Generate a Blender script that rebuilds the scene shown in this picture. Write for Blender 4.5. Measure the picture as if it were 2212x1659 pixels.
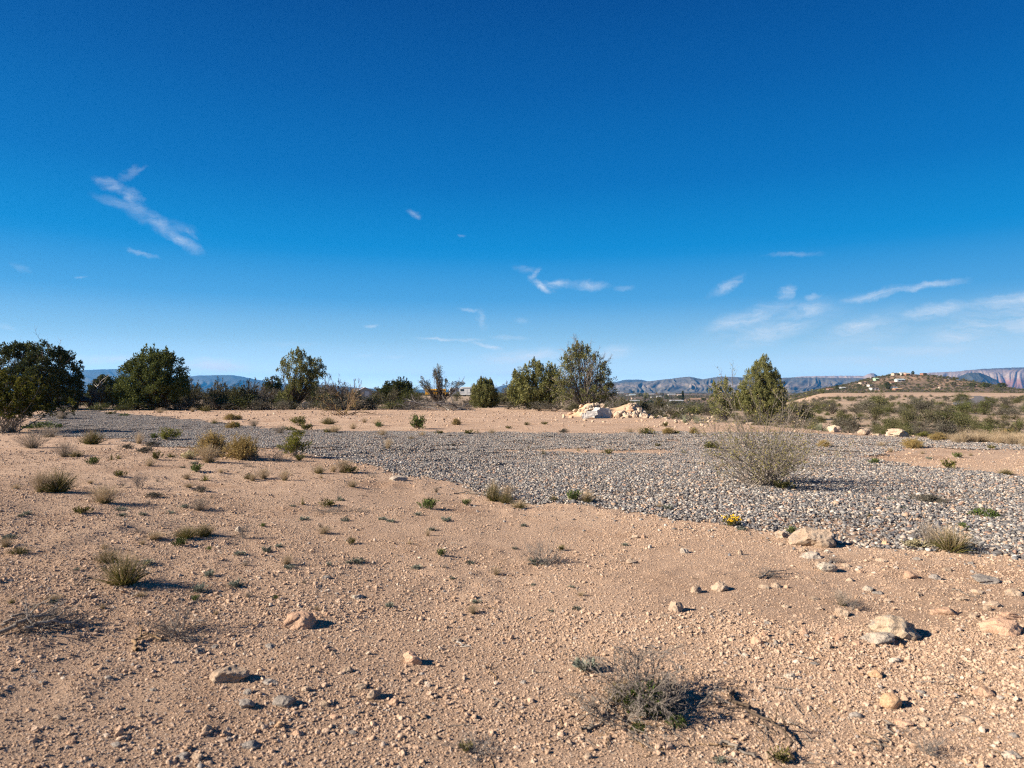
import bpy, bmesh, math, random
import numpy as np
from mathutils import Vector, Matrix, Euler

S = bpy.context.scene
for o in list(bpy.data.objects):
    bpy.data.objects.remove(o)
COL = S.collection
R = math.radians

# ------------------------------------------------------------------ camera
EYE = 1.5                      # eye height over the sand
FPX, CX, CY, HOR = 1467.0, 1106.0, 829.5, 848.0     # the photograph, measured on a 2212 x 1659 copy
PITCH = math.atan((HOR - CY) / FPX)
cam_d = bpy.data.cameras.new('camera')
cam = bpy.data.objects.new('camera', cam_d)
COL.objects.link(cam)
cam.location = (0, 0, EYE)
cam.rotation_euler = (math.pi / 2 + PITCH, 0, 0)
cam_d.sensor_fit = 'HORIZONTAL'
cam_d.sensor_width = 36.0
cam_d.lens = FPX / 2212.0 * 36.0
cam_d.clip_start = 0.05
cam_d.clip_end = 60000
cam_d.dof.use_dof = True
cam_d.dof.focus_distance = 26.0
cam_d.dof.aperture_fstop = 4.0
S.camera = cam

# ------------------------------------------------------------------ sun, sky, exposure
SUN_EL, SUN_AZ = 27.0, 257.0          # azimuth clockwise from +Y (the view direction)
S.view_settings.view_transform = 'Standard'
S.view_settings.look = 'None'
S.view_settings.exposure = 1.37
S.view_settings.gamma = 1.0
S.view_settings.use_curve_mapping = False
S.cycles.use_denoising = False
S.cycles.filter_width = 1.25
S.cycles.sample_clamp_indirect = 4
sd = bpy.data.lights.new('sun', 'SUN')
sd.energy = 5.0
sd.angle = R(0.53)
sd.color = (1.0, 0.88, 0.74)
sun = bpy.data.objects.new('sun', sd)
COL.objects.link(sun)
sv = Vector((math.sin(R(SUN_AZ)) * math.cos(R(SUN_EL)), math.cos(R(SUN_AZ)) * math.cos(R(SUN_EL)), math.sin(R(SUN_EL))))
sun.rotation_euler = sv.to_track_quat('Z', 'Y').to_euler()
sun.location = sv * 50

W = bpy.data.worlds.new('World')
S.world = W
W.use_nodes = True
NT = W.node_tree
NT.nodes.clear()


def nd(nt, typ, **kw):
    n = nt.nodes.new(typ)
    for k, v in kw.items():
        if k == 'inp':
            for i, x in v.items():
                n.inputs[i].default_value = x
        else:
            setattr(n, k, v)
    return n


def mth(nt, op, a, b=None, c=None, clamp=False):
    n = nt.nodes.new('ShaderNodeMath')
    n.operation = op
    n.use_clamp = clamp
    for i, x in enumerate((a, b, c)):
        if x is None:
            continue
        if isinstance(x, (int, float)):
            n.inputs[i].default_value = x
        else:
            nt.links.new(x, n.inputs[i])
    return n.outputs[0]


def dir_of(xd, yd):
    """Direction in the world of a point of the photograph."""
    u, v = (xd - CX) / FPX, (CY - yd) / FPX
    c, s = math.cos(PITCH), math.sin(PITCH)
    return np.array([u, c - v * s, s + v * c])


def azel(xd, yd):
    d = dir_of(xd, yd)
    return math.atan2(d[0], d[1]), math.atan2(d[2], math.hypot(d[0], d[1]))


WISPS = [
    (212, 390, 275, 412, 14, .62), (262, 412, 305, 440, 17, .75), (205, 424, 310, 460, 12, .34), (270, 432, 320, 475, 20, .46), (300, 455, 400, 520, 17, .55),
    (340, 490, 425, 535, 14, .62), (385, 515, 436, 545, 14, .5), (345, 482, 425, 500, 15, .24), (402, 486, 422, 512, 8, .35),
    (262, 390, 292, 358, 12, .36), (278, 374, 316, 360, 5, .26), (280, 540, 334, 557, 6, .5), (882, 459, 910, 468, 7, .34), (985, 510, 1002, 510, 3, .2),
    (1108, 580, 1165, 584, 9, .2), (1140, 606, 1170, 578, 7, .42), (1146, 610, 1195, 628, 9, .8), (1172, 614, 1240, 612, 10, .55), (1225, 612, 1315, 618, 11, .5),
    (1326, 626, 1366, 622, 6, .25), (902, 729, 1010, 736, 4, .55), (980, 735, 1042, 733, 4, .55), (1015, 740, 1088, 757, 5, .6), (988, 664, 1040, 672, 5, .3), (1040, 668, 1048, 712, 8, .26),
    (782, 702, 814, 701, 4, .4), (1058, 728, 1142, 731, 5, .26), (1112, 692, 1142, 692, 7, .2), (1020, 784, 1225, 762, 18, .72), (1030, 808, 1240, 796, 15, .55),
    (1270, 775, 1370, 752, 16, .6), (380, 786, 560, 800, 17, .95), (150, 778, 300, 776, 10, .75), (756, 768, 802, 768, 4, .3), (830, 772, 872, 770, 4, .25), (-20, 700, 40, 712, 6, .2),
    (1530, 640, 1605, 598, 9, .36), (1685, 645, 1714, 616, 8, .36), (1520, 715, 1720, 658, 16, .46), (1560, 742, 1775, 696, 18, .5), (1655, 690, 1805, 655, 15, .42),
    (1735, 646, 1775, 640, 6, .42), (1815, 650, 1960, 622, 7, .55), (1920, 628, 2080, 607, 6, .46), (1780, 726, 1925, 684, 15, .55), (1860, 690, 1925, 686, 9, .3), (1940, 684, 2120, 660, 11, .52),
    (2080, 664, 2320, 634, 12, .52), (2000, 740, 2200, 700, 22, .48), (2130, 715, 2400, 668, 26, .6), (2100, 690, 2300, 660, 14, .3), (1860, 752, 2010, 755, 6, .35), (1880, 762, 2160, 752, 12, .34),
    (1655, 551, 1765, 547, 4, .18), (165, 598, 185, 596, 2, .3), (1700, 775, 2000, 785, 9, .25), (820, 800, 1060, 812, 10, .22), (560, 742, 700, 748, 6, .12),
    (20, 575, 60, 585, 6, .12), (1480, 735, 1830, 665, 34, .26), (1740, 740, 2000, 690, 30, .22), (1960, 745, 2330, 670, 40, .30), (980, 812, 1300, 790, 26, .30), (330, 806, 640, 802, 16, .35),
    # the same thin cirrus goes on round the sky outside the frame
    (-900, 500, -600, 430, 18, .4), (-700, 700, -350, 640, 18, .4), (-500, 330, -330, 300, 14, .3), (2500, 560, 2900, 470, 18, .4), (2700, 720, 3300, 600, 26, .45), (3200, 420, 3700, 300, 22, .4),
]
geo = nd(NT, 'ShaderNodeNewGeometry')
sep = nd(NT, 'ShaderNodeSeparateXYZ')
NT.links.new(geo.outputs['Incoming'], sep.inputs[0])
neg = lambda s: mth(NT, 'MULTIPLY', s, -1.0)
dx, dy, dz = neg(sep.outputs[0]), neg(sep.outputs[1]), neg(sep.outputs[2])
az = mth(NT, 'ARCTAN2', dx, dy)
hyp = mth(NT, 'SQRT', mth(NT, 'ADD', mth(NT, 'MULTIPLY', dx, dx), mth(NT, 'MULTIPLY', dy, dy)))
el = mth(NT, 'ARCTAN2', dz, hyp)
cmb = nd(NT, 'ShaderNodeCombineXYZ')
NT.links.new(az, cmb.inputs[0])
NT.links.new(el, cmb.inputs[1])
nz = nd(NT, 'ShaderNodeTexNoise', inp={'Scale': 24.0, 'Detail': 9.0, 'Roughness': .70})
NT.links.new(cmb.outputs[0], nz.inputs['Vector'])
vs = nd(NT, 'ShaderNodeVectorMath', operation='SUBTRACT')
NT.links.new(nz.outputs['Color'], vs.inputs[0])
vs.inputs[1].default_value = (.5, .5, .5)
vsc = nd(NT, 'ShaderNodeVectorMath', operation='MULTIPLY')
NT.links.new(vs.outputs[0], vsc.inputs[0])
vsc.inputs[1].default_value = (.045, .020, 0)
va = nd(NT, 'ShaderNodeVectorMath', operation='ADD')
NT.links.new(cmb.outputs[0], va.inputs[0])
NT.links.new(vsc.outputs[0], va.inputs[1])
total = None
for (x0, y0, x1, y1, w, st) in WISPS:
    if x0 < 450 and y0 < 560:
        st, w = st * .64, w * .85
    elif x0 > 1500:
        w, st = w * 1.3, st * 1.2
    a0, e0 = azel(x0, y0)
    a1, e1 = azel(x1, y1)
    L = math.hypot(a1 - a0, e1 - e0)
    mp = nd(NT, 'ShaderNodeMapping', vector_type='TEXTURE')
    mp.inputs['Location'].default_value = ((a0 + a1) / 2, (e0 + e1) / 2, 0)
    mp.inputs['Rotation'].default_value = (0, 0, math.atan2(e1 - e0, a1 - a0))
    mp.inputs['Scale'].default_value = (L * .70, w / FPX * 1.35, 1)
    NT.links.new(va.outputs[0], mp.inputs['Vector'])
    ln = nd(NT, 'ShaderNodeVectorMath', operation='LENGTH')
    NT.links.new(mp.outputs[0], ln.inputs[0])
    mr = nd(NT, 'ShaderNodeMapRange', interpolation_type='SMOOTHSTEP')
    NT.links.new(ln.outputs['Value'], mr.inputs['Value'])
    mr.inputs['From Min'].default_value = 1.0
    mr.inputs['From Max'].default_value = 0.05
    mr.inputs['To Min'].default_value = 0.0
    mr.inputs['To Max'].default_value = st * .95
    total = mr.outputs[0] if total is None else mth(NT, 'MAXIMUM', total, mr.outputs[0])
mp2 = nd(NT, 'ShaderNodeMapping')
mp2.inputs['Rotation'].default_value = (0, 0, R(-9))
mp2.inputs['Scale'].default_value = (16, 62, 1)
NT.links.new(va.outputs[0], mp2.inputs['Vector'])
fil = nd(NT, 'ShaderNodeTexNoise', inp={'Scale': 1.0, 'Detail': 9.0, 'Roughness': .72, 'Distortion': 1.3})
NT.links.new(mp2.outputs[0], fil.inputs['Vector'])
fr = nd(NT, 'ShaderNodeMapRange', inp={'From Min': .34, 'From Max': .70, 'To Min': .22, 'To Max': 1.25})
NT.links.new(fil.outputs['Fac'], fr.inputs['Value'])
alpha = mth(NT, 'MULTIPLY', total, fr.outputs[0], clamp=True)

sky = nd(NT, 'ShaderNodeTexSky', sky_type='NISHITA', sun_disc=False)
sky.sun_elevation = R(SUN_EL)
sky.sun_rotation = R(SUN_AZ)
sky.altitude = 1000
sky.dust_density = 0.3
sky.ozone_density = 2.0
SKY_STRENGTH = 0.08


def lin(*c):
    return tuple((x / 255 / 12.92 if x / 255 <= .04045 else ((x / 255 + .055) / 1.055) ** 2.4) for x in c)


# the deep polarised blue of the photograph, by height above the horizon, blended with the physical sky
SKY_RAMP = [(-90, (120, 112, 104)), (-3, (175, 190, 200)), (0, (214, 238, 250)), (1.2, (204, 232, 247)), (2.4, (186, 221, 243)), (4.5, (150, 203, 237)), (7.5, (82, 167, 225)), (11.5, (6, 141, 213)), (17, (0, 113, 189)), (24, (0, 91, 166)), (30, (0, 75, 147)), (50, (0, 62, 125)), (90, (0, 54, 112))]
eln = mth(NT, 'DIVIDE', mth(NT, 'ADD', el, math.pi / 2), math.pi)
rp = nd(NT, 'ShaderNodeValToRGB')
els_ = rp.color_ramp.elements
while len(els_) < len(SKY_RAMP):
    els_.new(.5)
_gain = 2 ** -S.view_settings.exposure / SKY_STRENGTH
for e_, (dg, c_) in zip(els_, SKY_RAMP):
    e_.position = (dg + 90) / 180
    k_ = 1.0 + .75 * max(0.0, 1 - abs(dg) / 3.4)          # seen through some 15 km of the haze below
    e_.color = tuple(k_ * q for q in lin(*c_)) + (1,)
NT.links.new(eln, rp.inputs[0])
gn = nd(NT, 'ShaderNodeVectorMath', operation='SCALE')
gn.inputs['Scale'].default_value = _gain
NT.links.new(rp.outputs[0], gn.inputs[0])
skm = nd(NT, 'ShaderNodeMix', data_type='RGBA')
skm.inputs[0].default_value = .994
NT.links.new(sky.outputs[0], skm.inputs[6])
NT.links.new(gn.outputs[0], skm.inputs[7])
mix = nd(NT, 'ShaderNodeMix', data_type='RGBA')
NT.links.new(alpha, mix.inputs[0])
NT.links.new(skm.outputs[2], mix.inputs[6])
mix.inputs[7].default_value = (_gain * .86, _gain * .92, _gain * 1.0, 1)
bg = nd(NT, 'ShaderNodeBackground')
bg.inputs['Strength'].default_value = SKY_STRENGTH
NT.links.new(mix.outputs[2], bg.inputs['Color'])
out = nd(NT, 'ShaderNodeOutputWorld')
NT.links.new(bg.outputs[0], out.inputs['Surface'])

# ------------------------------------------------------------------ noise and the shape of the land
def _h(ix, iy, seed):
    h = (ix.astype(np.int64) * 374761393 + iy.astype(np.int64) * 668265263 + seed * 1442695041) & 0xFFFFFFFF
    h = ((h ^ (h >> 13)) * 1274126177) & 0xFFFFFFFF
    h = (h ^ (h >> 16)) & 0xFFFFFFFF
    return h / 4294967295.0


def vn(x, y, seed=0):
    ix, iy = np.floor(x), np.floor(y)
    fx, fy = x - ix, y - iy
    fx = fx * fx * (3 - 2 * fx)
    fy = fy * fy * (3 - 2 * fy)
    a, b = _h(ix, iy, seed), _h(ix + 1, iy, seed)
    c, d = _h(ix, iy + 1, seed), _h(ix + 1, iy + 1, seed)
    return (a * (1 - fx) + b * fx) * (1 - fy) + (c * (1 - fx) + d * fx) * fy - .5


def fbm(x, y, o=4, seed=0, g=.5):
    s, a = 0, 1.0
    for i in range(o):
        s = s + a * vn(x, y, seed + i * 17)
        x, y = x * 2.03 + 11.3, y * 2.03 - 7.1
        a *= g
    return s


def sst(a, b, x):
    t = np.clip((x - a) / (b - a), 0, 1)
    return t * t * (3 - 2 * t)


ED = np.array([(-600, 886), (0, 886), (200, 884), (500, 884), (1000, 882), (1150, 884), (1250, 890), (1400, 904), (1500, 911), (1700, 925), (1850, 937), (2000, 949), (2212, 962), (2700, 980)], float)
ED_U = (ED[:, 0] - CX) / FPX
ED_Z = EYE * FPX / (ED[:, 1] - HOR)


def H(x, y):
    x, y = np.asarray(x, float), np.asarray(y, float)
    r = np.hypot(x, y)
    yy = np.maximum(y, 1.0)
    u = x / yy
    f = y > 1.0
    near = 1 - sst(9, 26, r)
    z = .10 * fbm(x * .22, y * .22, 3, 3) * (1 - sst(40, 200, r) * .5)
    z = z + near * (.035 * fbm(x * 1.1, y * 1.1, 3, 21) + .020 * np.maximum(fbm(x * 5.0, y * 5.0, 3, 31), -.15) * (.35 + 1.3 * sst(-.1, .35, fbm(x * .7, y * .7, 2, 77))))
    lx = np.clip(.2 - x, 0, 6.5)
    z = z + (1 - sst(7, 26, r)) * (.115 * lx - .0045 * lx * lx) * (lx / (lx + .9))  # land raised at the left, shaped to turn from the sun and darken
    e = np.interp(u, ED_U, ED_Z)
    s = sst(0, 11, y - e) * f
    z = z - .8 * s * sst(.13, .30, u)
    vl = sst(.06, .16, u) * (1 - sst(.37, .47, u))
    zv = np.interp(yy, [40, 100, 200, 500, 1000, 1800, 3000, 6000, 12000], [0, -.7, -3.2, -8.2, -12.2, -8.5, -3.5, -2, -4])
    zr = np.interp(yy, [40, 300, 430, 600, 1000, 2000, 4000, 12000], [0, 0, 2.2, .8, -1, -3, -2, -4])
    zl = np.interp(yy, [60, 300, 1000, 3000, 12000], [0, 0, -4, -4, -4])
    rt = sst(.37, .47, u)
    far = vl * zv + rt * zr + (1 - sst(.06, .16, u)) * zl
    z = z + np.where(f, far, -2 * sst(100, 2000, r))
    z = z + sst(70, 400, r) * (1.3 * fbm(x * .018, y * .018, 4, 5) + sst(600, 1500, r) * 1.3 * fbm(x * .004, y * .004, 4, 8))
    rough = 1 + .28 * fbm(x * .012, y * .012, 4, 61)
    hl = 23 * np.exp(-((x - 530) / 60) ** 2 - ((y - 930) / 150) ** 2) + 8 * np.exp(-((x - 480) / 115) ** 2 - ((y - 900) / 130) ** 2)
    hl = hl + 1.5 * np.exp(-((x - 690) / 130) ** 2 - ((y - 830) / 120) ** 2) + 7 * np.exp(-((x - 340) / 60) ** 2 - ((y - 1150) / 150) ** 2)
    return z + hl * rough


_T = np.concatenate([np.arange(1.5, 60, .04), np.geomspace(60, 11000, 2500)])


def G(xd, yd):
    """Where the ray through a point of the photograph meets the land."""
    d = dir_of(xd, yd)
    px, py, pz = d[0] * _T, d[1] * _T, EYE + d[2] * _T
    b = np.nonzero(pz < H(px, py))[0]
    t = _T[b[0]] if len(b) else _T[-1]
    x, y = d[0] * t, d[1] * t
    return float(x), float(y), float(H(x, y))


def flat(xd, yd):
    d = dir_of(xd, yd)
    t = -EYE / d[2]
    return d[0] * t, d[1] * t


def mpp(y):
    """Metres per pixel of the 2212-wide copy at distance y."""
    return y / FPX


def in_poly(x, y, poly):
    c = np.zeros(x.shape, bool)
    n = len(poly)
    for i in range(n):
        x0, y0 = poly[i]
        x1, y1 = poly[(i + 1) % n]
        m = ((y0 > y) != (y1 > y)) & (x < (x1 - x0) * (y - y0) / (y1 - y0 + 1e-12) + x0)
        c ^= m
    return c


GR = [flat(*p) for p in [(90, 893), (200, 888), (330, 901), (430, 911), (520, 921), (600, 926), (690, 930), (780, 934), (1000, 937), (1200, 937), (1450, 936), (1600, 937), (1760, 939), (1900, 944), (2000, 949), (2212, 962), (2500, 975),
                         (2500, 1240), (2212, 1212), (2100, 1196), (2000, 1189), (1900, 1182), (1830, 1176), (1780, 1165), (1700, 1153), (1600, 1142), (1500, 1128), (1400, 1115), (1290, 1102), (1200, 1092), (1130, 1083), (1040, 1066),
                         (960, 1046), (870, 1040), (830, 1030), (760, 1021), (690, 1010), (610, 992), (540, 988), (470, 1000), (400, 978), (330, 962), (260, 950), (200, 948), (120, 935)]]
HOLES = [[flat(*p) for p in q] for q in (
    [(1850, 985), (1905, 970), (2000, 968), (2120, 972), (2500, 985), (2500, 1050), (2212, 1033), (2100, 1018), (1990, 1008), (1900, 1000)],
    [(1050, 968), (1200, 967), (1330, 968), (1480, 972), (1490, 978), (1380, 983), (1200, 978), (1060, 974)])]


def gravel_mask(x, y, jit=.25):
    """1 inside the bed of river gravel, 0 on sand; the edge wanders."""
    x = np.asarray(x, float)
    y = np.asarray(y, float)
    k = jit * np.clip(y / 12, .35, 2.2)
    xx = x + 1.4 * k * fbm(x * 1.7, y * 1.7, 5, 41, .7)
    yy = y + 1.6 * k * fbm(x * 1.7, y * 1.7, 5, 43, .7)
    m = in_poly(xx, yy, GR)
    for h in HOLES:
        m &= ~in_poly(xx, yy + .6 * k * fbm(x * .9, y * .9, 2, 47), h)
    return m


# ------------------------------------------------------------------ materials
def newmat(name):
    m = bpy.data.materials.new(name)
    m.use_nodes = True
    m.node_tree.nodes.clear()
    return m, m.node_tree


def ramp(nt, fac, stops, interp='LINEAR'):
    n = nt.nodes.new('ShaderNodeValToRGB')
    n.color_ramp.interpolation = interp
    els = n.color_ramp.elements
    while len(els) < len(stops):
        els.new(.5)
    for e, (p, c) in zip(els, stops):
        e.position = p
        e.color = (*c, 1)
    if fac is not None:
        nt.links.new(fac, n.inputs[0])
    return n.outputs[0]


def mixc(nt, fac, a, b, mode='MIX'):
    n = nt.nodes.new('ShaderNodeMix')
    n.data_type = 'RGBA'
    n.blend_type = mode
    for i, x in ((0, fac), (6, a), (7, b)):
        if isinstance(x, (int, float)):
            n.inputs[i].default_value = x
        elif isinstance(x, tuple):
            n.inputs[i].default_value = (*x, 1) if len(x) == 3 else x
        else:
            nt.links.new(x, n.inputs[i])
    return n.outputs[2]


def noise(nt, scale, detail=4, rough=.55, vec=None, dist=0):
    n = nt.nodes.new('ShaderNodeTexNoise')
    n.inputs['Scale'].default_value = scale
    n.inputs['Detail'].default_value = detail
    n.inputs['Roughness'].default_value = rough
    n.inputs['Distortion'].default_value = dist
    if vec is not None:
        nt.links.new(vec, n.inputs['Vector'])
    return n.outputs['Fac']


def finish(m, nt, color, rough=.9, bump=None, spec=.15, metallic=0, emit=None):
    b = nt.nodes.new('ShaderNodeBsdfPrincipled')
    if isinstance(color, tuple):
        b.inputs['Base Color'].default_value = (*color, 1)
    else:
        nt.links.new(color, b.inputs['Base Color'])
    b.inputs['Roughness'].default_value = rough
    b.inputs['Metallic'].default_value = metallic
    b.inputs['Specular IOR Level'].default_value = spec
    if bump is not None:
        last = None
        for h, st, ds in bump:
            bn = nt.nodes.new('ShaderNodeBump')
            bn.inputs['Strength'].default_value = st
            bn.inputs['Distance'].default_value = ds
            nt.links.new(h, bn.inputs['Height'])
            if last is not None:
                nt.links.new(last, bn.inputs['Normal'])
            last = bn.outputs[0]
        nt.links.new(last, b.inputs['Normal'])
    o = nt.nodes.new('ShaderNodeOutputMaterial')
    nt.links.new(b.outputs[0], o.inputs[0])
    return m


def pos(nt):
    return nt.nodes.new('ShaderNodeNewGeometry').outputs['Position']


def objc(nt):
    return nt.nodes.new('ShaderNodeTexCoord').outputs['Object']


SAND = (.462, .330, .238)


def mk_ground():
    m, nt = newmat('desert_ground')
    p = pos(nt)
    n1, n2, n3 = noise(nt, .35, 4, .6, p), noise(nt, 3.5, 5, .6, p), noise(nt, 60, 4, .7, p)
    c = ramp(nt, n1, [(.3, (.38, .262, .182)), (.52, SAND), (.72, (.535, .395, .285))])
    c = mixc(nt, mth(nt, 'MULTIPLY', n2, .40), c, (.33, .225, .15))
    dk = ramp(nt, noise(nt, .8, 5, .62, p, .3), [(.54, (0, 0, 0)), (.68, (.75, .75, .75))])
    c = mixc(nt, dk, c, (.31, .195, .125))
    sp = ramp(nt, n3, [(.32, (.72, .70, .68)), (.55, (1, 1, 1)), (.72, (1.18, 1.16, 1.12))])
    c = mixc(nt, 1.0, c, sp, 'MULTIPLY')
    ga = nt.nodes.new('ShaderNodeAttribute')
    ga.attribute_name = 'gravel'
    gv = nt.nodes.new('ShaderNodeTexVoronoi')
    gv.inputs['Scale'].default_value = 26
    nt.links.new(p, gv.inputs['Vector'])
    hue = nt.nodes.new('ShaderNodeSeparateColor')
    nt.links.new(gv.outputs['Color'], hue.inputs[0])
    gc = ramp(nt, hue.outputs[0], [(0, (.05, .052, .058)), (.35, (.13, .13, .135)), (.6, (.28, .27, .26)), (.8, (.36, .27, .19))], 'CONSTANT')
    c = mixc(nt, ga.outputs['Fac'], c, gc)
    sa = nt.nodes.new('ShaderNodeAttribute')
    sa.attribute_name = 'scrub'
    sc = ramp(nt, noise(nt, .05, 6, .65, p), [(.35, (.23, .18, .13)), (.5, (.36, .27, .19)), (.68, (.48, .36, .26))])
    sc = mixc(nt, mth(nt, 'MULTIPLY', noise(nt, .7, 4, .6, p), .5), sc, (.19, .15, .105))
    c = mixc(nt, sa.outputs['Fac'], c, sc)
    va = nt.nodes.new('ShaderNodeAttribute')
    va.attribute_name = 'valley'
    vc = ramp(nt, noise(nt, .012, 8, .7, p), [(.38, (.075, .062, .048)), (.50, (.16, .115, .082)), (.64, (.31, .205, .14))])
    c = mixc(nt, va.outputs['Fac'], c, vc)
    hb = noise(nt, 16, 6, .72, p)
    hf = noise(nt, 75, 5, .75, p)
    return finish(m, nt, c, .95, [(hb, .7, .035), (hf, 1.0, .016)], .08)


def mk_stone(name, c1, c2, sc=1.0, lich=None, island=False, rough=.9):
    """Rock: mottled, cracked, optionally with grey lichen on it."""
    m, nt = newmat(name)
    o = objc(nt)
    oi = nt.nodes.new('ShaderNodeObjectInfo')
    n1 = noise(nt, 9 * sc, 6, .65, o)
    c = ramp(nt, n1, [(.3, c1), (.7, c2)])
    if lich:
        c = mixc(nt, ramp(nt, noise(nt, 14 * sc, 8, .75, o, .4), [(.50, (0, 0, 0)), (.60, (.9, .9, .9))]), c, lich)
    br = nt.nodes.new('ShaderNodeMapRange')
    br.inputs['To Min'].default_value, br.inputs['To Max'].default_value = .82, 1.16
    nt.links.new(oi.outputs['Random'], br.inputs['Value'])
    cb = nt.nodes.new('ShaderNodeCombineColor')
    for i in range(3):
        nt.links.new(br.outputs[0], cb.inputs[i])
    c = mixc(nt, 1.0, c, cb.outputs[0], 'MULTIPLY')
    return finish(m, nt, c, rough, [(noise(nt, 16 * sc, 7, .7, o), .9, .035 / sc), (noise(nt, 90 * sc, 4, .7, o), .55, .007 / sc)], .12)


def mk_pebble():
    m, nt = newmat('river_pebble')
    oi = nt.nodes.new('ShaderNodeObjectInfo')
    at = nt.nodes.new('ShaderNodeAttribute')
    at.attribute_name = 'tone'
    f = mth(nt, 'FRACT', mth(nt, 'ADD', oi.outputs['Random'], at.outputs['Fac']))
    c = ramp(nt, f, [(0, (.042, .046, .053)), (.20, (.070, .076, .086)), (.36, (.115, .12, .128)), (.50, (.18, .178, .172)), (.62, (.28, .26, .232)), (.72, (.38, .31, .245)), (.82, (.34, .23, .15)), (.90, (.23, .135, .095)), (.94, (.47, .44, .39))], 'CONSTANT')
    c = mixc(nt, mth(nt, 'MULTIPLY', noise(nt, 40, 4, .6, objc(nt)), .35), c, (.30, .25, .20))
    return finish(m, nt, c, .62, None, .3)


def mk_clod():
    m, nt = newmat('sandy_clod')
    oi = nt.nodes.new('ShaderNodeObjectInfo')
    c = ramp(nt, oi.outputs['Random'], [(0, (.33, .225, .15)), (.45, (.415, .295, .208)), (.85, (.48, .352, .255)), (.955, (.50, .42, .335)), (.985, (.25, .235, .22))])
    c = mixc(nt, mth(nt, 'MULTIPLY', noise(nt, 30, 4, .6, objc(nt)), .3), c, (.36, .25, .17))
    return finish(m, nt, c, .95, None, .08)


def mk_leaf(name, c1, c2, trans=.22, c3=None, obj_var=.25):
    m, nt = newmat(name)
    g = nt.nodes.new('ShaderNodeNewGeometry')
    st = [(0, c1), (1, c2)] if c3 is None else [(0, c1), (.62, c2), (1, c3)]
    c = ramp(nt, g.outputs['Random Per Island'], st)
    oi = nt.nodes.new('ShaderNodeObjectInfo')
    br = nt.nodes.new('ShaderNodeMapRange')
    br.inputs['To Min'].default_value, br.inputs['To Max'].default_value = 1 - obj_var, 1 + obj_var
    nt.links.new(oi.outputs['Random'], br.inputs['Value'])
    cb = nt.nodes.new('ShaderNodeCombineColor')
    for i in range(3):
        nt.links.new(br.outputs[0], cb.inputs[i])
    c = mixc(nt, 1.0, c, cb.outputs[0], 'MULTIPLY')
    d = nt.nodes.new('ShaderNodeBsdfDiffuse')
    t = nt.nodes.new('ShaderNodeBsdfTranslucent')
    nt.links.new(c, d.inputs[0])
    nt.links.new(c, t.inputs[0])
    x = nt.nodes.new('ShaderNodeMixShader')
    x.inputs[0].default_value = trans
    nt.links.new(d.outputs[0], x.inputs[1])
    nt.links.new(t.outputs[0], x.inputs[2])
    o = nt.nodes.new('ShaderNodeOutputMaterial')
    nt.links.new(x.outputs[0], o.inputs[0])
    return m


def mk_plain(name, c, rough=.7, spec=.3, var=.15, sc=6, metallic=0):
    m, nt = newmat(name)
    k = tuple(x * (1 - var) for x in c)
    col = ramp(nt, noise(nt, sc, 5, .6, objc(nt)), [(.3, k), (.7, c)])
    return finish(m, nt, col, rough, None, spec, metallic)


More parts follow.
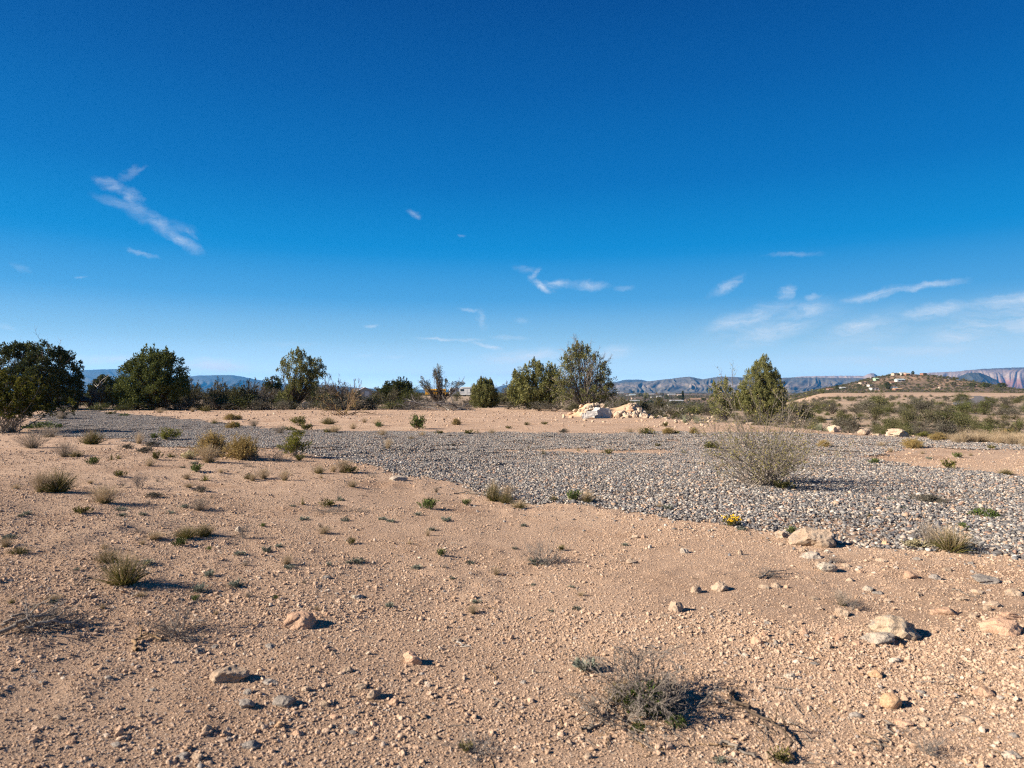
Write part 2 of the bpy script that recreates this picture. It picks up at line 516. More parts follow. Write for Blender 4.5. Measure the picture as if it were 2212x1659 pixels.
M = {
    'ground': mk_ground(),
    'pebble': mk_pebble(),
    'clod': mk_clod(),
    'tan': mk_stone('tan_limestone', (.33, .24, .165), (.47, .36, .265), 1.0, (.25, .215, .175)),
    'pitted': mk_stone('lichened_limestone', (.36, .27, .18), (.52, .41, .30), 1.0, (.19, .175, .155)),
    'orange': mk_stone('ochre_sandstone', (.46, .29, .17), (.54, .36, .22), .6),
    'grey': mk_stone('grey_cobble', (.20, .18, .16), (.33, .29, .25), 1.0),
    'white': mk_stone('pale_caliche', (.41, .345, .27), (.53, .455, .37), 1.0, (.30, .26, .215)),
    'pinkrock': mk_stone('pinkish_sandstone', (.42, .26, .17), (.53, .36, .25), .8),
    'cream': mk_stone('cream_limestone', (.42, .315, .22), (.57, .45, .335), .6, (.33, .255, .19)),
    'concrete': mk_stone('broken_concrete', (.34, .33, .31), (.52, .50, .47), .5),
    'bark': mk_plain('dark_bark', (.10, .075, .055), .95, .05, .4, 12),
    'greybark': mk_plain('grey_bark', (.24, .205, .17), .95, .05, .4, 14),
    'deadwood': mk_plain('weathered_deadwood', (.25, .222, .195), .95, .05, .35, 18),
    'palewood': mk_plain('bleached_wood', (.52, .48, .43), .9, .05, .25, 12),
    'brownwood': mk_plain('brown_dead_stems', (.25, .17, .10), .95, .05, .3, 12),
    'dryweed': mk_leaf('dry_grey_twigs', (.10, .087, .076), (.195, .172, .152), 0),
    'juniper': mk_leaf('juniper_sprays', (.050, .068, .024), (.115, .135, .044), .2, (.18, .19, .062), .12),
    'juniperdark': mk_leaf('dark_juniper_sprays', (.030, .040, .019), (.062, .075, .030), .15, (.095, .10, .040), .12),
    'juniperwarm': mk_leaf('olive_juniper_sprays', (.095, .105, .040), (.17, .175, .066), .22, (.27, .245, .10), .12),
    'mesquite': mk_leaf('grey_olive_leaves', (.075, .072, .045), (.125, .115, .07), .15),
    'creosote': mk_leaf('creosote_leaves', (.080, .095, .018), (.165, .165, .030), .3, (.24, .21, .045)),
    'creodark': mk_leaf('creosote_leaves_painted_shade', (.034, .040, .011), (.072, .076, .018), .22, (.17, .15, .032)),  # darker creosote copy: shade at the left edge is painted into the colour
    'airy': mk_leaf('small_olive_leaves', (.11, .11, .035), (.22, .20, .06), .25, (.30, .24, .09)),
    'leafy': mk_leaf('fresh_green_leaves', (.055, .08, .025), (.105, .135, .045), .25, (.17, .19, .07)),
    'gblade': mk_leaf('green_grass_blades', (.055, .058, .018), (.115, .108, .034), .22, (.20, .165, .06)),
    'golden': mk_leaf('golden_stems', (.20, .145, .055), (.34, .25, .10), .2, (.42, .32, .15)),
    'dryblade': mk_leaf('dry_straw_stalks', (.25, .185, .115), (.40, .31, .20), .2, (.46, .38, .27)),
    'greydry': mk_leaf('grey_dry_stalks', (.20, .165, .13), (.33, .28, .225), .12),
    'forb': mk_leaf('blue_green_leaves', (.12, .135, .105), (.22, .235, .185), .15),
    'mat': mk_leaf('bright_green_leaves', (.055, .08, .022), (.10, .135, .036), .25),
    'yucca': mk_leaf('pale_green_blades', (.21, .235, .15), (.34, .36, .24), .1),
    'cactus': mk_leaf('cream_stems', (.30, .27, .15), (.46, .40, .24), .1),
    'petal': mk_leaf('yellow_petals', (.72, .42, .01), (.80, .50, .02), .2),
    'scrubA': mk_leaf('scrub_leaves_olive', (.060, .062, .030), (.115, .112, .052), .15, (.17, .16, .08), .25),
    'scrubB': mk_leaf('scrub_leaves_grey', (.062, .058, .045), (.115, .105, .082), .12, (.165, .15, .115), .25),
    'scrubC': mk_leaf('scrub_leaves_green', (.042, .052, .022), (.088, .097, .038), .15, (.15, .15, .055), .25),
}


# ------------------------------------------------------------------ mesh helpers
def mesh(name, verts, faces, mats, smooth=False, attr=None):
    """faces: list of (index array n x k, material index)."""
    me = bpy.data.meshes.new(name)
    v = np.ascontiguousarray(verts, np.float32).reshape(-1, 3)
    me.vertices.add(len(v))
    me.vertices.foreach_set('co', v.ravel())
    loops, starts, tot, mi = [], [], [], []
    at = 0
    for f, k in faces:
        f = np.asarray(f, np.int32)
        if len(f) == 0:
            continue
        n, w = f.shape
        loops.append(f.ravel())
        starts.append(at + np.arange(n, dtype=np.int32) * w)
        tot.append(np.full(n, w, np.int32))
        mi.append(np.full(n, k, np.int32))
        at += n * w
    lp = np.concatenate(loops)
    me.loops.add(len(lp))
    me.loops.foreach_set('vertex_index', lp)
    st = np.concatenate(starts)
    me.polygons.add(len(st))
    me.polygons.foreach_set('loop_start', st)
    me.polygons.foreach_set('loop_total', np.concatenate(tot))
    me.polygons.foreach_set('material_index', np.concatenate(mi))
    me.polygons.foreach_set('use_smooth', np.full(len(st), smooth))
    for m in mats:
        me.materials.append(M[m] if isinstance(m, str) else m)
    for k, arr in (attr or {}).items():
        a = me.attributes.new(k, 'FLOAT', 'POINT')
        a.data.foreach_set('value', np.ascontiguousarray(arr, np.float32))
    me.update()
    me.validate()
    return me


class MB:
    def __init__(s):
        s.v, s.f, s.n = [], [], 0

    def add(s, v, f, mi=0):
        v = np.asarray(v, float).reshape(-1, 3)
        if len(v):
            s.v.append(v)
            s.f.append((np.asarray(f) + s.n, mi))
            s.n += len(v)
        return s

    def box(s, cx, cy, cz, sx, sy, sz, mi=0, taper=(1, 1), shift=(0, 0)):
        x, y, z = sx / 2, sy / 2, sz / 2
        tx, ty = taper
        v = [(-x, -y, -z), (x, -y, -z), (x, y, -z), (-x, y, -z), (-x * tx + shift[0], -y * ty + shift[1], z), (x * tx + shift[0], -y * ty + shift[1], z), (x * tx + shift[0], y * ty + shift[1], z), (-x * tx + shift[0], y * ty + shift[1], z)]
        f = [(0, 3, 2, 1), (4, 5, 6, 7), (0, 1, 5, 4), (1, 2, 6, 5), (2, 3, 7, 6), (3, 0, 4, 7)]
        return s.add(np.array(v) + (cx, cy, cz), f, mi)

    def prism(s, prof, axis, a, b, mi=0):
        """Extrude a closed profile (list of 2-D points) along axis 'x' or 'y' from a to b."""
        n = len(prof)
        P = []
        for t in (a, b):
            for (p, q) in prof:
                P.append((t, p, q) if axis == 'x' else (p, t, q))
        f4 = [(i, (i + 1) % n, n + (i + 1) % n, n + i) for i in range(n)]
        s.add(P, f4, mi)
        k = s.n - 2 * n
        s.f.append((np.array([list(range(n))]) + k, mi))
        s.f.append((np.array([list(range(2 * n - 1, n - 1, -1))]) + k, mi))
        return s

    def cyl(s, p0, p1, r0, r1=None, n=10, mi=0, caps=True):
        r1 = r0 if r1 is None else r1
        p0, p1 = np.array(p0, float), np.array(p1, float)
        t = (p1 - p0) / np.linalg.norm(p1 - p0)
        ref = np.array([1., 0, 0]) if abs(t[2]) > .9 else np.array([0, 0, 1.])
        a = np.cross(t, ref)
        a /= np.linalg.norm(a)
        b = np.cross(t, a)
        th = np.arange(n) * 2 * np.pi / n
        ring = np.cos(th)[:, None] * a + np.sin(th)[:, None] * b
        v = np.concatenate([p0 + r0 * ring, p1 + r1 * ring])
        f = [(i, (i + 1) % n, n + (i + 1) % n, n + i) for i in range(n)]
        s.add(v, f, mi)
        if caps:
            k = s.n - 2 * n
            s.f.append((np.array([list(range(n - 1, -1, -1))]) + k, mi))
            s.f.append((np.array([list(range(n, 2 * n))]) + k, mi))
        return s

    def mesh(s, name, mats, smooth=False, attr=None):
        return mesh(name, np.concatenate(s.v), s.f, mats, smooth, attr)


def obj(name, me, parent=None, loc=None, rot=None, scale=None):
    o = bpy.data.objects.new(name, me)
    COL.objects.link(o)
    if parent is not None:
        o.parent = parent
    if loc is not None:
        o.location = loc
    if rot is not None:
        o.rotation_euler = rot
    if scale is not None:
        o.scale = scale
    return o


def tag(o, label=None, cat=None, group=None, kind=None):
    for k, v in (('label', label), ('category', cat), ('group', group), ('kind', kind)):
        if v:
            o[k] = v
    return o


def thing(name, label, cat, loc=(0, 0, 0), rz=0, group=None):
    o = bpy.data.objects.new(name, None)
    COL.objects.link(o)
    o.empty_display_size = .1
    o.location = loc
    o.rotation_euler = (0, 0, rz)
    return tag(o, label, cat, group)


def nrm(a):
    return a / np.maximum(np.linalg.norm(a, axis=-1, keepdims=True), 1e-9)


def tubes(P, Rd, sides=3):
    """P: K x N x 3 centre lines, Rd: K x N radii."""
    P = np.asarray(P, float)
    K, N, _ = P.shape
    T = nrm(np.gradient(P, axis=1))
    ref = np.where(np.abs(T[..., 2:3]) > .9, np.array([1., 0, 0]), np.array([0, 0, 1.]))
    A = nrm(np.cross(T, ref))
    B = np.cross(T, A)
    th = np.arange(sides) * 2 * np.pi / sides
    V = P[:, :, None, :] + Rd[:, :, None, None] * (np.cos(th)[None, None, :, None] * A[:, :, None, :] + np.sin(th)[None, None, :, None] * B[:, :, None, :])
    idx = np.arange(K * N * sides).reshape(K, N, sides)
    a, b = idx[:, :-1], idx[:, 1:]
    F = np.stack([a, np.roll(a, -1, 2), np.roll(b, -1, 2), b], -1).reshape(-1, 4)
    return V.reshape(-1, 3), F


def ribbons(P, Wd, rng):
    """Grass blades: K x N x 3 centre lines, Wd: K x N half widths."""
    K, N, _ = P.shape
    side = nrm(np.cross(nrm(P[:, -1] - P[:, 0]), nrm(rng.normal(size=(K, 3)))))[:, None, :]
    V = np.stack([P - side * Wd[..., None], P + side * Wd[..., None]], 2)
    idx = np.arange(K * N * 2).reshape(K, N, 2)
    a, b = idx[:, :-1], idx[:, 1:]
    F = np.stack([a[..., 0], a[..., 1], b[..., 1], b[..., 0]], -1).reshape(-1, 4)
    return V.reshape(-1, 3), F


def leaves(rng, p, d, size, aspect=.4, jit=.6):
    """Diamond-shaped leaves at p along d."""
    K = len(p)
    a = nrm(d + rng.normal(size=(K, 3)) * jit)
    s = nrm(np.cross(a, rng.normal(size=(K, 3))))
    L = (size * rng.uniform(.6, 1.4, K))[:, None]
    w = L * aspect * .5
    V = np.stack([p, p + a * L * .5 + s * w, p + a * L, p + a * L * .5 - s * w], 1)
    return V.reshape(-1, 3), np.arange(K * 4).reshape(K, 4)


def grow(rng, base, d, L, n=5, curv=.15, grav=0.0):
    """Curved centre lines from base along d, length L."""
    K = len(base)
    P = np.zeros((K, n, 3))
    P[:, 0] = base
    d = nrm(d)
    for i in range(1, n):
        d = nrm(d + rng.normal(size=(K, 3)) * curv + np.array([0, 0, grav]))
        P[:, i] = P[:, i - 1] + d * (L / (n - 1))[:, None]
    return P


def branch(rng, P, L, per, t0, t1, ang, ratio, n=4, curv=.15, grav=0.0):
    """Children along the lines P. Returns (their lines, lengths, t of departure)."""
    K, N, _ = P.shape
    pi = np.repeat(np.arange(K), per)
    t = rng.uniform(t0, t1, len(pi))
    f = t * (N - 1)
    i = np.minimum(f.astype(int), N - 2)
    w = (f - i)[:, None]
    b = P[pi, i] * (1 - w) + P[pi, i + 1] * w
    tg = nrm(P[pi, i + 1] - P[pi, i])
    sd_ = nrm(np.cross(tg, rng.normal(size=tg.shape)))
    a = rng.uniform(ang * .6, ang * 1.3, len(pi))[:, None]
    d = tg * np.cos(a) + sd_ * np.sin(a)
    l = L[pi] * ratio * rng.uniform(.6, 1.25, len(pi)) * (1.15 - .55 * t)
    return grow(rng, b, d, l, n, curv, grav), l, t


def taper(L, N, r, end=.35):
    return r[:, None] * np.linspace(1, end, N)[None, :]


def disc_dirs(rng, K, lo, hi):
    """K upward directions whose angle from the vertical lies in lo..hi degrees."""
    th = np.radians(rng.uniform(lo, hi, K))
    ph = rng.uniform(0, 2 * np.pi, K)
    return np.stack([np.sin(th) * np.cos(ph), np.sin(th) * np.sin(ph), np.cos(th)], 1)


# ------------------------------------------------------------------ stones
_ICO = {}


def ico(s):
    if s not in _ICO:
        bm = bmesh.new()
        bmesh.ops.create_icosphere(bm, subdivisions=s, radius=1)
        _ICO[s] = (np.array([v.co[:] for v in bm.verts]), np.array([[v.index for v in f.verts] for f in bm.faces]))
        bm.free()
    return _ICO[s]


def stone(seed, sub=3, cuts=9, rough=.10, dims=(1, 1, 1), depth=(.55, .9)):
    """An angular stone: a ball with planes struck off it and a worn surface."""
    rng = np.random.default_rng(seed)
    v, f = ico(sub)
    v = v.copy()
    for n_ in nrm(rng.normal(size=(cuts, 3))):
        d = rng.uniform(*depth)
        v -= np.maximum(0, v @ n_ - d)[:, None] * n_
    for k in range(7):
        q = rng.normal(size=3) * (2.0 + k * 1.3)
        v += nrm(v) * (rough / (1 + .45 * k) * np.cos(v @ q + rng.uniform(0, 6.3)))[:, None]
    v /= np.abs(v).max(axis=0)
    return v * (np.array(dims) / 2), f


# ------------------------------------------------------------------ instancing of loose stuff
def scatter(name, P, E, SC, IDX, meshes, label, cat):
    c = bpy.data.collections.new(name + '_sources')
    for i, me in enumerate(meshes):
        c.objects.link(bpy.data.objects.new('%s_%02d' % (name, i), me))
    me = bpy.data.meshes.new(name)
    me.vertices.add(len(P))
    me.vertices.foreach_set('co', np.ascontiguousarray(P, np.float32).ravel())
    for k, a in (('rot', E), ('scl', SC)):
        t = me.attributes.new(k, 'FLOAT_VECTOR', 'POINT')
        t.data.foreach_set('vector', np.ascontiguousarray(a, np.float32).ravel())
    t = me.attributes.new('pick', 'INT', 'POINT')
    t.data.foreach_set('value', np.ascontiguousarray(IDX, np.int32))
    o = obj(name, me)
    tag(o, label, cat, kind='stuff')
    ng = bpy.data.node_groups.new(name, 'GeometryNodeTree')
    ng.interface.new_socket('Geometry', in_out='INPUT', socket_type='NodeSocketGeometry')
    ng.interface.new_socket('Geometry', in_out='OUTPUT', socket_type='NodeSocketGeometry')
    gi, go = ng.nodes.new('NodeGroupInput'), ng.nodes.new('NodeGroupOutput')
    ci = ng.nodes.new('GeometryNodeCollectionInfo')
    ci.inputs['Collection'].default_value = c
    ci.inputs['Separate Children'].default_value = True
    ci.inputs['Reset Children'].default_value = True
    ip = ng.nodes.new('GeometryNodeInstanceOnPoints')
    ip.inputs['Pick Instance'].default_value = True

    def na(k, typ):
        n = ng.nodes.new('GeometryNodeInputNamedAttribute')
        n.data_type = typ
        n.inputs['Name'].default_value = k
        return n.outputs[0]
    er = ng.nodes.new('FunctionNodeEulerToRotation')
    ng.links.new(na('rot', 'FLOAT_VECTOR'), er.inputs[0])
    ng.links.new(gi.outputs[0], ip.inputs['Points'])
    ng.links.new(ci.outputs[0], ip.inputs['Instance'])
    ng.links.new(na('pick', 'INT'), ip.inputs['Instance Index'])
    ng.links.new(er.outputs[0], ip.inputs['Rotation'])
    ng.links.new(na('scl', 'FLOAT_VECTOR'), ip.inputs['Scale'])
    ng.links.new(ip.outputs[0], go.inputs[0])
    md = o.modifiers.new('scatter', 'NODES')
    md.node_group = ng
    return o


# ================================================================== GROUND
def axis(core0, core1, step, g, far, back=None):
    a = list(np.arange(core0, core1 + 1e-6, step))
    s, x = step, a[-1]
    while x < far:
        s *= g
        x += s
        a.append(x)
    lo, s, x = [], step, a[0]
    while x > -(back or far):
        s *= g
        x -= s
        lo.append(x)
    return np.array(lo[::-1] + a)


gx = axis(-5.2, 5.2, .042, 1.045, 13500)
gy = axis(1.9, 9.5, .042, 1.042, 15000)
GX, GY = np.meshgrid(gx, gy)
GZ = H(GX, GY)
nx_, ny_ = len(gx), len(gy)
gi_ = np.arange(nx_ * ny_).reshape(ny_, nx_)
gf = np.stack([gi_[:-1, :-1], gi_[:-1, 1:], gi_[1:, 1:], gi_[1:, :-1]], -1).reshape(-1, 4)
fx_, fy_ = GX.ravel(), GY.ravel()
rr_ = np.hypot(fx_, fy_)
uu_ = fx_ / np.maximum(fy_, 1)
edge_ = np.interp(uu_, ED_U, ED_Z)
a_gr = gravel_mask(fx_, fy_).astype(float)
beyond = sst(-1, 6, fy_ - edge_)
beyond = np.where(fy_ > 1, beyond, sst(30, 60, rr_))
bare = 1.15 * np.exp(-((fy_ - 362) / 85) ** 2) * sst(.38, .44, uu_) + .9 * np.exp(-((fy_ - 118) / 26) ** 2) * sst(.25, .28, uu_) * (1 - sst(.38, .42, uu_))
bare = np.clip(bare + sst(.10, .22, fbm(fx_ * .05, fy_ * .12, 3, 91)) * .7 * sst(.38, .46, uu_), 0, 1)
a_sc = np.clip(beyond * (1 - .85 * bare), 0, 1)
a_va = sst(430, 700, rr_)
ground = obj('ground', mesh('ground', np.stack([fx_, fy_, GZ.ravel()], 1), [(gf, 0)], ['ground'], True, {'gravel': a_gr * (1 - beyond) * np.clip(.72 + .9 * fbm(fx_ * .8, fy_ * .8, 3, 71), .15, .95), 'scrub': a_sc, 'valley': a_va}))
tag(ground, kind='structure')

# loose clods and grit on the sand ------------------------------------------------------
rng = np.random.default_rng(5)
CLODS = []
for i in range(9):
    v, f = stone(100 + i, 2, 8, .16, (1, rng.uniform(.7, .95), rng.uniform(.5, .8)), (.5, .85))
    CLODS.append(mesh('clod', v, [(f, 0)], ['clod'], False))


def wedge(rng, n, y0, y1, um=.88):
    """n points spread evenly over the ground between two distances, a little wider than the view."""
    y = np.sqrt(rng.uniform(y0 * y0, y1 * y1, n))
    x = rng.uniform(-um, um, n) * y
    return x, y


PX, PY, PS = [], [], []
for (n, y0, y1, smin, smax, k, lo, gain) in ((150000, 2.1, 4.4, .005, .016, 2.2, .72, .5), (150000, 4.2, 8.2, .007, .018, 2.2, .72, .5), (70000, 8, 15, .011, .026, 2.2, .6, .6),
                                             (42000, 2.1, 4.6, .011, .042, 2.7, .0, 1.25), (46000, 4.4, 8.2, .012, .045, 2.6, .0, 1.25), (30000, 8, 16, .016, .06, 2.4, .05, 1.2), (15000, 15, 34, .025, .12, 2.2, .25, 1.0), (15000, 34, 68, .06, .24, 2.2, .4, .8)):
    x, y = wedge(rng, n, y0, y1)
    d = fbm(x * .55, y * .55, 4, 12) * 1.1 + fbm(x * 2.2, y * 2.2, 3, 15) * .7
    left = sst(.2, -.8, x / y)
    dens = np.clip(lo + gain * (.36 + 1.0 * d + .25 * left + .12 * sst(.45, .7, x / y)), lo * .8, 1)
    s = smin * (1 - rng.uniform(0, 1, n) * (1 - (smin / smax) ** k)) ** (-1 / k)
    m = (rng.uniform(0, 1, n) < dens) & ~gravel_mask(x, y) & (y < np.interp(x / y, ED_U, ED_Z) + 1.5)
    PX.append(x[m]), PY.append(y[m]), PS.append(s[m])
PX, PY, PS = map(np.concatenate, (PX, PY, PS))
n = len(PX)
P = np.stack([PX, PY, H(PX, PY) + PS * rng.uniform(-.22, .2, n)], 1)
E = np.stack([rng.uniform(-.6, .6, n), rng.uniform(-.6, .6, n), rng.uniform(0, 6.28, n)], 1)
scatter('clods', P, E, np.repeat(PS[:, None], 3, 1), rng.integers(0, 9, n), CLODS, 'loose tan clods and grit strewn over the bare sand', 'clods')

# the bed of river gravel ---------------------------------------------------------------
PEB = []
for i in range(8):
    v, f = stone(300 + i, 2, 3, .05, (1, rng.uniform(.62, .85), rng.uniform(.40, .6)), (.75, .95))
    PEB.append(mesh('pebble', v, [(f, 0)], ['pebble'], True))
NP = len(PEB)
for i in range(4):                    # round patches of pebbles for the part farther off
    mb = MB()
    tone = []
    for k in range(420):
        r_, t_ = .42 * math.sqrt(rng.uniform()), rng.uniform(0, 6.28)
        v, f = ico(1)
        s = rng.uniform(.022, .050)
        v = v * np.array([1, rng.uniform(.6, .85), rng.uniform(.4, .65)]) * s / 2
        e = Euler((rng.uniform(-.5, .5), rng.uniform(-.5, .5), rng.uniform(0, 6.28))).to_matrix()
        v = v @ np.array(e).T + (r_ * math.cos(t_), r_ * math.sin(t_), rng.uniform(.0, .016))
        mb.add(v, f)
        tone += [rng.uniform()] * len(v)
    PEB.append(mb.mesh('pebble_patch', ['pebble'], False, {'tone': np.array(tone)}))
QX, QY, QS, QI, QZ = [], [], [], [], []
x, y = wedge(rng, 330000, 4.6, 14.5)
m = gravel_mask(x, y) & (rng.uniform(0, 1, len(x)) < np.clip(.86 + .9 * fbm(x * .8, y * .8, 3, 71), .35, 1))
x, y = x[m], y[m]
QX.append(x), QY.append(y), QS.append(np.clip(rng.lognormal(math.log(.029), .40, len(x)), .014, .105)), QI.append(rng.integers(0, NP, len(x))), QZ.append(rng.uniform(.0, .016, len(x)))
x, y = wedge(rng, 26000, 14, 60)
keep = gravel_mask(x, y, .35) & (rng.uniform(0, 1, len(x)) < .72)
x, y = x[keep], y[keep]
QX.append(x), QY.append(y), QS.append(rng.uniform(.9, 1.25, len(x))), QI.append(rng.integers(NP, NP + 4, len(x))), QZ.append(rng.uniform(-.006, .01, len(x)))
x, y = wedge(rng, 80000, 4.4, 26)      # strays on the sand along the edge
near_g = gravel_mask(x + rng.normal(0, .40, len(x)) * rng.uniform(.3, 2, len(x)), y + rng.normal(0, .50, len(x)) * rng.uniform(.3, 2, len(x))) & ~gravel_mask(x, y) & (rng.uniform(0, 1, len(x)) < .62)
x, y = x[near_g], y[near_g]
QX.append(x), QY.append(y), QS.append(rng.uniform(.02, .055, len(x))), QI.append(rng.integers(0, NP, len(x))), QZ.append(np.full(len(x), .004))
QX, QY, QS, QI, QZ = map(np.concatenate, (QX, QY, QS, QI, QZ))
n = len(QX)
tilt = np.where(QI < NP, .45, .03)
scatter('gravel', np.stack([QX, QY, H(QX, QY) + QZ], 1), np.stack([rng.normal(0, 1, n) * tilt, rng.normal(0, 1, n) * tilt, rng.uniform(0, 6.28, n)], 1),
        np.repeat(QS[:, None], 3, 1), QI, PEB, 'bed of mixed grey, cream and rusty river pebbles', 'gravel')

# ================================================================== LABELS
# Landmarks that the labels of small things refer to: place in the photograph and the words for it.
LM = [(1762, 1180, 'large tan boulder at the gravel edge'), (1951, 1381, 'big lichen-pitted rock'), (1931, 1537, 'rounded ochre stone'), (492, 1478, 'notched pale block'), (888, 1442, 'lone pale rock with a shadow'),
      (638, 1357, 'half-buried tan slab'), (1440, 1560, 'sprawling grey dead shrub'), (375, 1383, 'low dead shrub beside a curved stick'), (262, 1264, 'golden green bunchgrass'), (105, 1064, 'big double bunchgrass'),
      (220, 1087, 'fan-shaped dry grass'), (518, 992, 'round golden bush'), (636, 984, 'olive creosote bush'), (902, 926, 'leafy bright green bush'), (1650, 1050, 'tall airy shrub'), (2061, 1194, 'dense bunchgrass at the gravel edge'),
      (1583, 1136, 'yellow flowers'), (1175, 1217, 'wispy dead shrub on open sand'), (1944, 945, 'largest cream boulder'), (1310, 890, 'rubble pile'), (1068, 1083, 'tuft cluster at the gravel edge'), (417, 1162, 'low green grass clump'),
      (1260, 1085, 'two green tufts at the gravel edge'), (738, 896, 'bare arching brown bush'), (2170, 1367, 'broad pink slab'), (1640, 1385, 'pair of cracked stones'), (60, 1360, 'fallen dead branches'), (195, 955, 'bunchgrass by the long shadow'),
      (1450, 937, 'tan tufts below the rubble'), (1640, 860, 'upright green juniper')]
LABELLED = []


def relate(x, y):
    best = min((l for l in LM if abs(l[0] - x) > 12 or abs(l[1] - y) > 9), key=lambda l: math.hypot(l[0] - x, 2.2 * (l[1] - y)))
    ddx, ddy = x - best[0], 2.2 * (y - best[1])
    d = math.hypot(ddx, ddy)
    way = ('in front of' if ddy > 0 else 'behind') if abs(ddy) > abs(ddx) else ('right of' if ddx > 0 else 'left of')
    return way, best[2], d


def auto(o, desc, x, y, cat, group):
    """desc + where it lies beside the nearest landmark; ties are told apart by their distance from it afterwards."""
    way, what, d = relate(x, y)
    o['category'] = cat
    o['group'] = group
    LABELLED.append((o, desc, way, what, d))


def settle_labels():
    seen = {}
    for r in LABELLED:
        seen.setdefault((r[1], r[2], r[3]), []).append(r)
    far = ['closest', 'second closest', 'third closest', 'fourth closest', 'fifth closest', 'sixth closest', 'seventh closest', 'eighth closest', 'ninth closest', 'tenth closest', 'eleventh closest', 'twelfth closest'] + [w + ' closest' for w in 'thirteenth fourteenth fifteenth sixteenth seventeenth eighteenth nineteenth twentieth'.split()]
    for (desc, way, what), rs in seen.items():
        rs.sort(key=lambda r: r[4])
        for i, r in enumerate(rs):
            if len(rs) == 1:
                r[0]['label'] = f'{desc} {way} the {what}'
            elif len(rs) == 2:
                r[0]['label'] = f'{"nearer" if i == 0 else "farther"} {desc} {way} the {what}'
            else:
                r[0]['label'] = f'{far[min(i, 19)]} {desc} {way} the {what}'


# ================================================================== STONES ON THE SAND
ROCKMESH = {}


def put_rock(xd, yd, wd, hd, mat, desc, label=None, seed=None, deep=None, flatness=.75, rz=None, cat='stone', group='loose stones on the sand', sink=.36, round_=False, name=None):
    """A stone whose foot is at (xd, yd) of the photograph, wd wide and hd tall there."""
    x, y, z = G(xd, yd)
    w = wd * mpp(y)
    dip = max((yd - HOR) / FPX, .02)
    depth = (deep or .8) * w
    h = max(hd * mpp(y) - depth * dip * .25, .3 * w * flatness)
    seed = seed or int(xd * 7 + yd * 13)
    sub = 4 if wd > 60 else 3
    if round_:
        v, f = stone(seed, sub, 3, .05, (w, depth, h / (1 - sink)), (.8, .95))
    else:
        v, f = stone(seed, sub, 10 if wd > 30 else 8, .085, (w, depth, h / (1 - sink)), (.55, .88))
    n = name or ('rock' if wd >= 24 else 'stone')
    o = obj(n, mesh(n, v, [(f, 0)], [mat], round_), None, (x, y + depth * .32, float(H(x, y + depth * .32)) + h / (1 - sink) * (.5 - sink)), (random.Random(seed).uniform(-.1, .1), random.Random(seed + 1).uniform(-.08, .08), rz if rz is not None else random.Random(seed).uniform(-.35, .35)))
    if label:
        tag(o, label, cat, group)
    else:
        auto(o, desc, xd, yd, cat, group)
    return o


BIG = [
    (1762, 1182, 96, 46, 'tan', 'large tan boulder at the gravel edge with a notched shaded side', .72),
    (1692, 1163, 34, 18, 'tan', 'small cream rock with a dark hollow left of the large tan boulder', .8),
    (1951, 1383, 112, 50, 'pitted', 'big grey-tan rock pitted with lichen casting a long shadow', .75),
    (1905, 1393, 84, 22, 'white', 'long pale slab lying against the front of the pitted rock', .55),
    (1826, 1333, 36, 18, 'tan', 'smooth tan stone in front of dark dry twigs', .8),
    (492, 1479, 92, 38, 'tan', 'pale block with a notched top and long shadow, largest rock bottom left', .6),
    (603, 1533, 60, 25, 'grey', 'grey oval cobble in front of the notched pale block', .7),
    (527, 1534, 40, 20, 'grey', 'smaller grey cobble left of the oval one', .75),
    (888, 1443, 44, 28, 'pinkrock', 'lone pale pink rock with a sharp shadow on open sand', .8),
    (638, 1360, 78, 34, 'pinkrock', 'half-buried tan slab with a cracked top', .8),
    (805, 1518, 36, 23, 'tan', 'angular pale rock among coarse grit in the foreground', .8),
    (1461, 1326, 38, 23, 'tan', 'blocky tan rock with a dark shadow side', .8),
    (1561, 1281, 44, 21, 'tan', 'wide tan rock beside a dark twig', .75),
    (1505, 1283, 28, 19, 'tan', 'pointed pale rock left of the wide tan one', .85),
    (1791, 1236, 44, 20, 'white', 'cracked white rock below the large tan boulder', .8),
    (1973, 1253, 32, 17, 'pinkrock', 'pinkish wedge rock on sand right of centre', .8),
    (2131, 1513, 46, 20, 'pinkrock', 'tilted pinkish rock near the lower right corner', .7),
    (1936, 1438, 30, 11, 'white', 'small white flat stone in front of the pitted rock', .6),
    (2176, 1372, 110, 26, 'pinkrock', 'broad pink sandstone slab flush with the sand at the right edge', .75),
    (2190, 1343, 66, 18, 'pinkrock', 'pale slab lying behind the broad pink slab', .7),
    (2051, 1330, 66, 13, 'pinkrock', 'thin tilted slab left of the broken ledge', .5),
    (2155, 1313, 50, 15, 'tan', 'layered tan slab in the broken ledge at right', .7),
    (2198, 1290, 46, 18, 'tan', 'rough tan slab topmost in the broken ledge', .8),
    (2142, 1262, 68, 12, 'grey', 'flat grey slab sunk in sand above the broken ledge', .6),
    (1752, 1207, 56, 13, 'white', 'flat cracked stone just in front of the large tan boulder', .6),
    (858, 1039, 42, 11, 'white', 'flat whitish slab at the tip of the gravel bed', .9),
]
for (x, y, w, h, m, l, dp) in BIG:
    put_rock(x, y, w, h, m, None, l, deep=dp, group='rocks on the sand', cat='rock', sink=.45 if h < 14 or w > 2.6 * h else .32)
put_rock(1931, 1540, 46, 32, 'orange', None, 'rounded smooth ochre stone with a round black shadow', deep=.8, round_=True, cat='rock', group='rocks on the sand', name='rock', sink=.22)

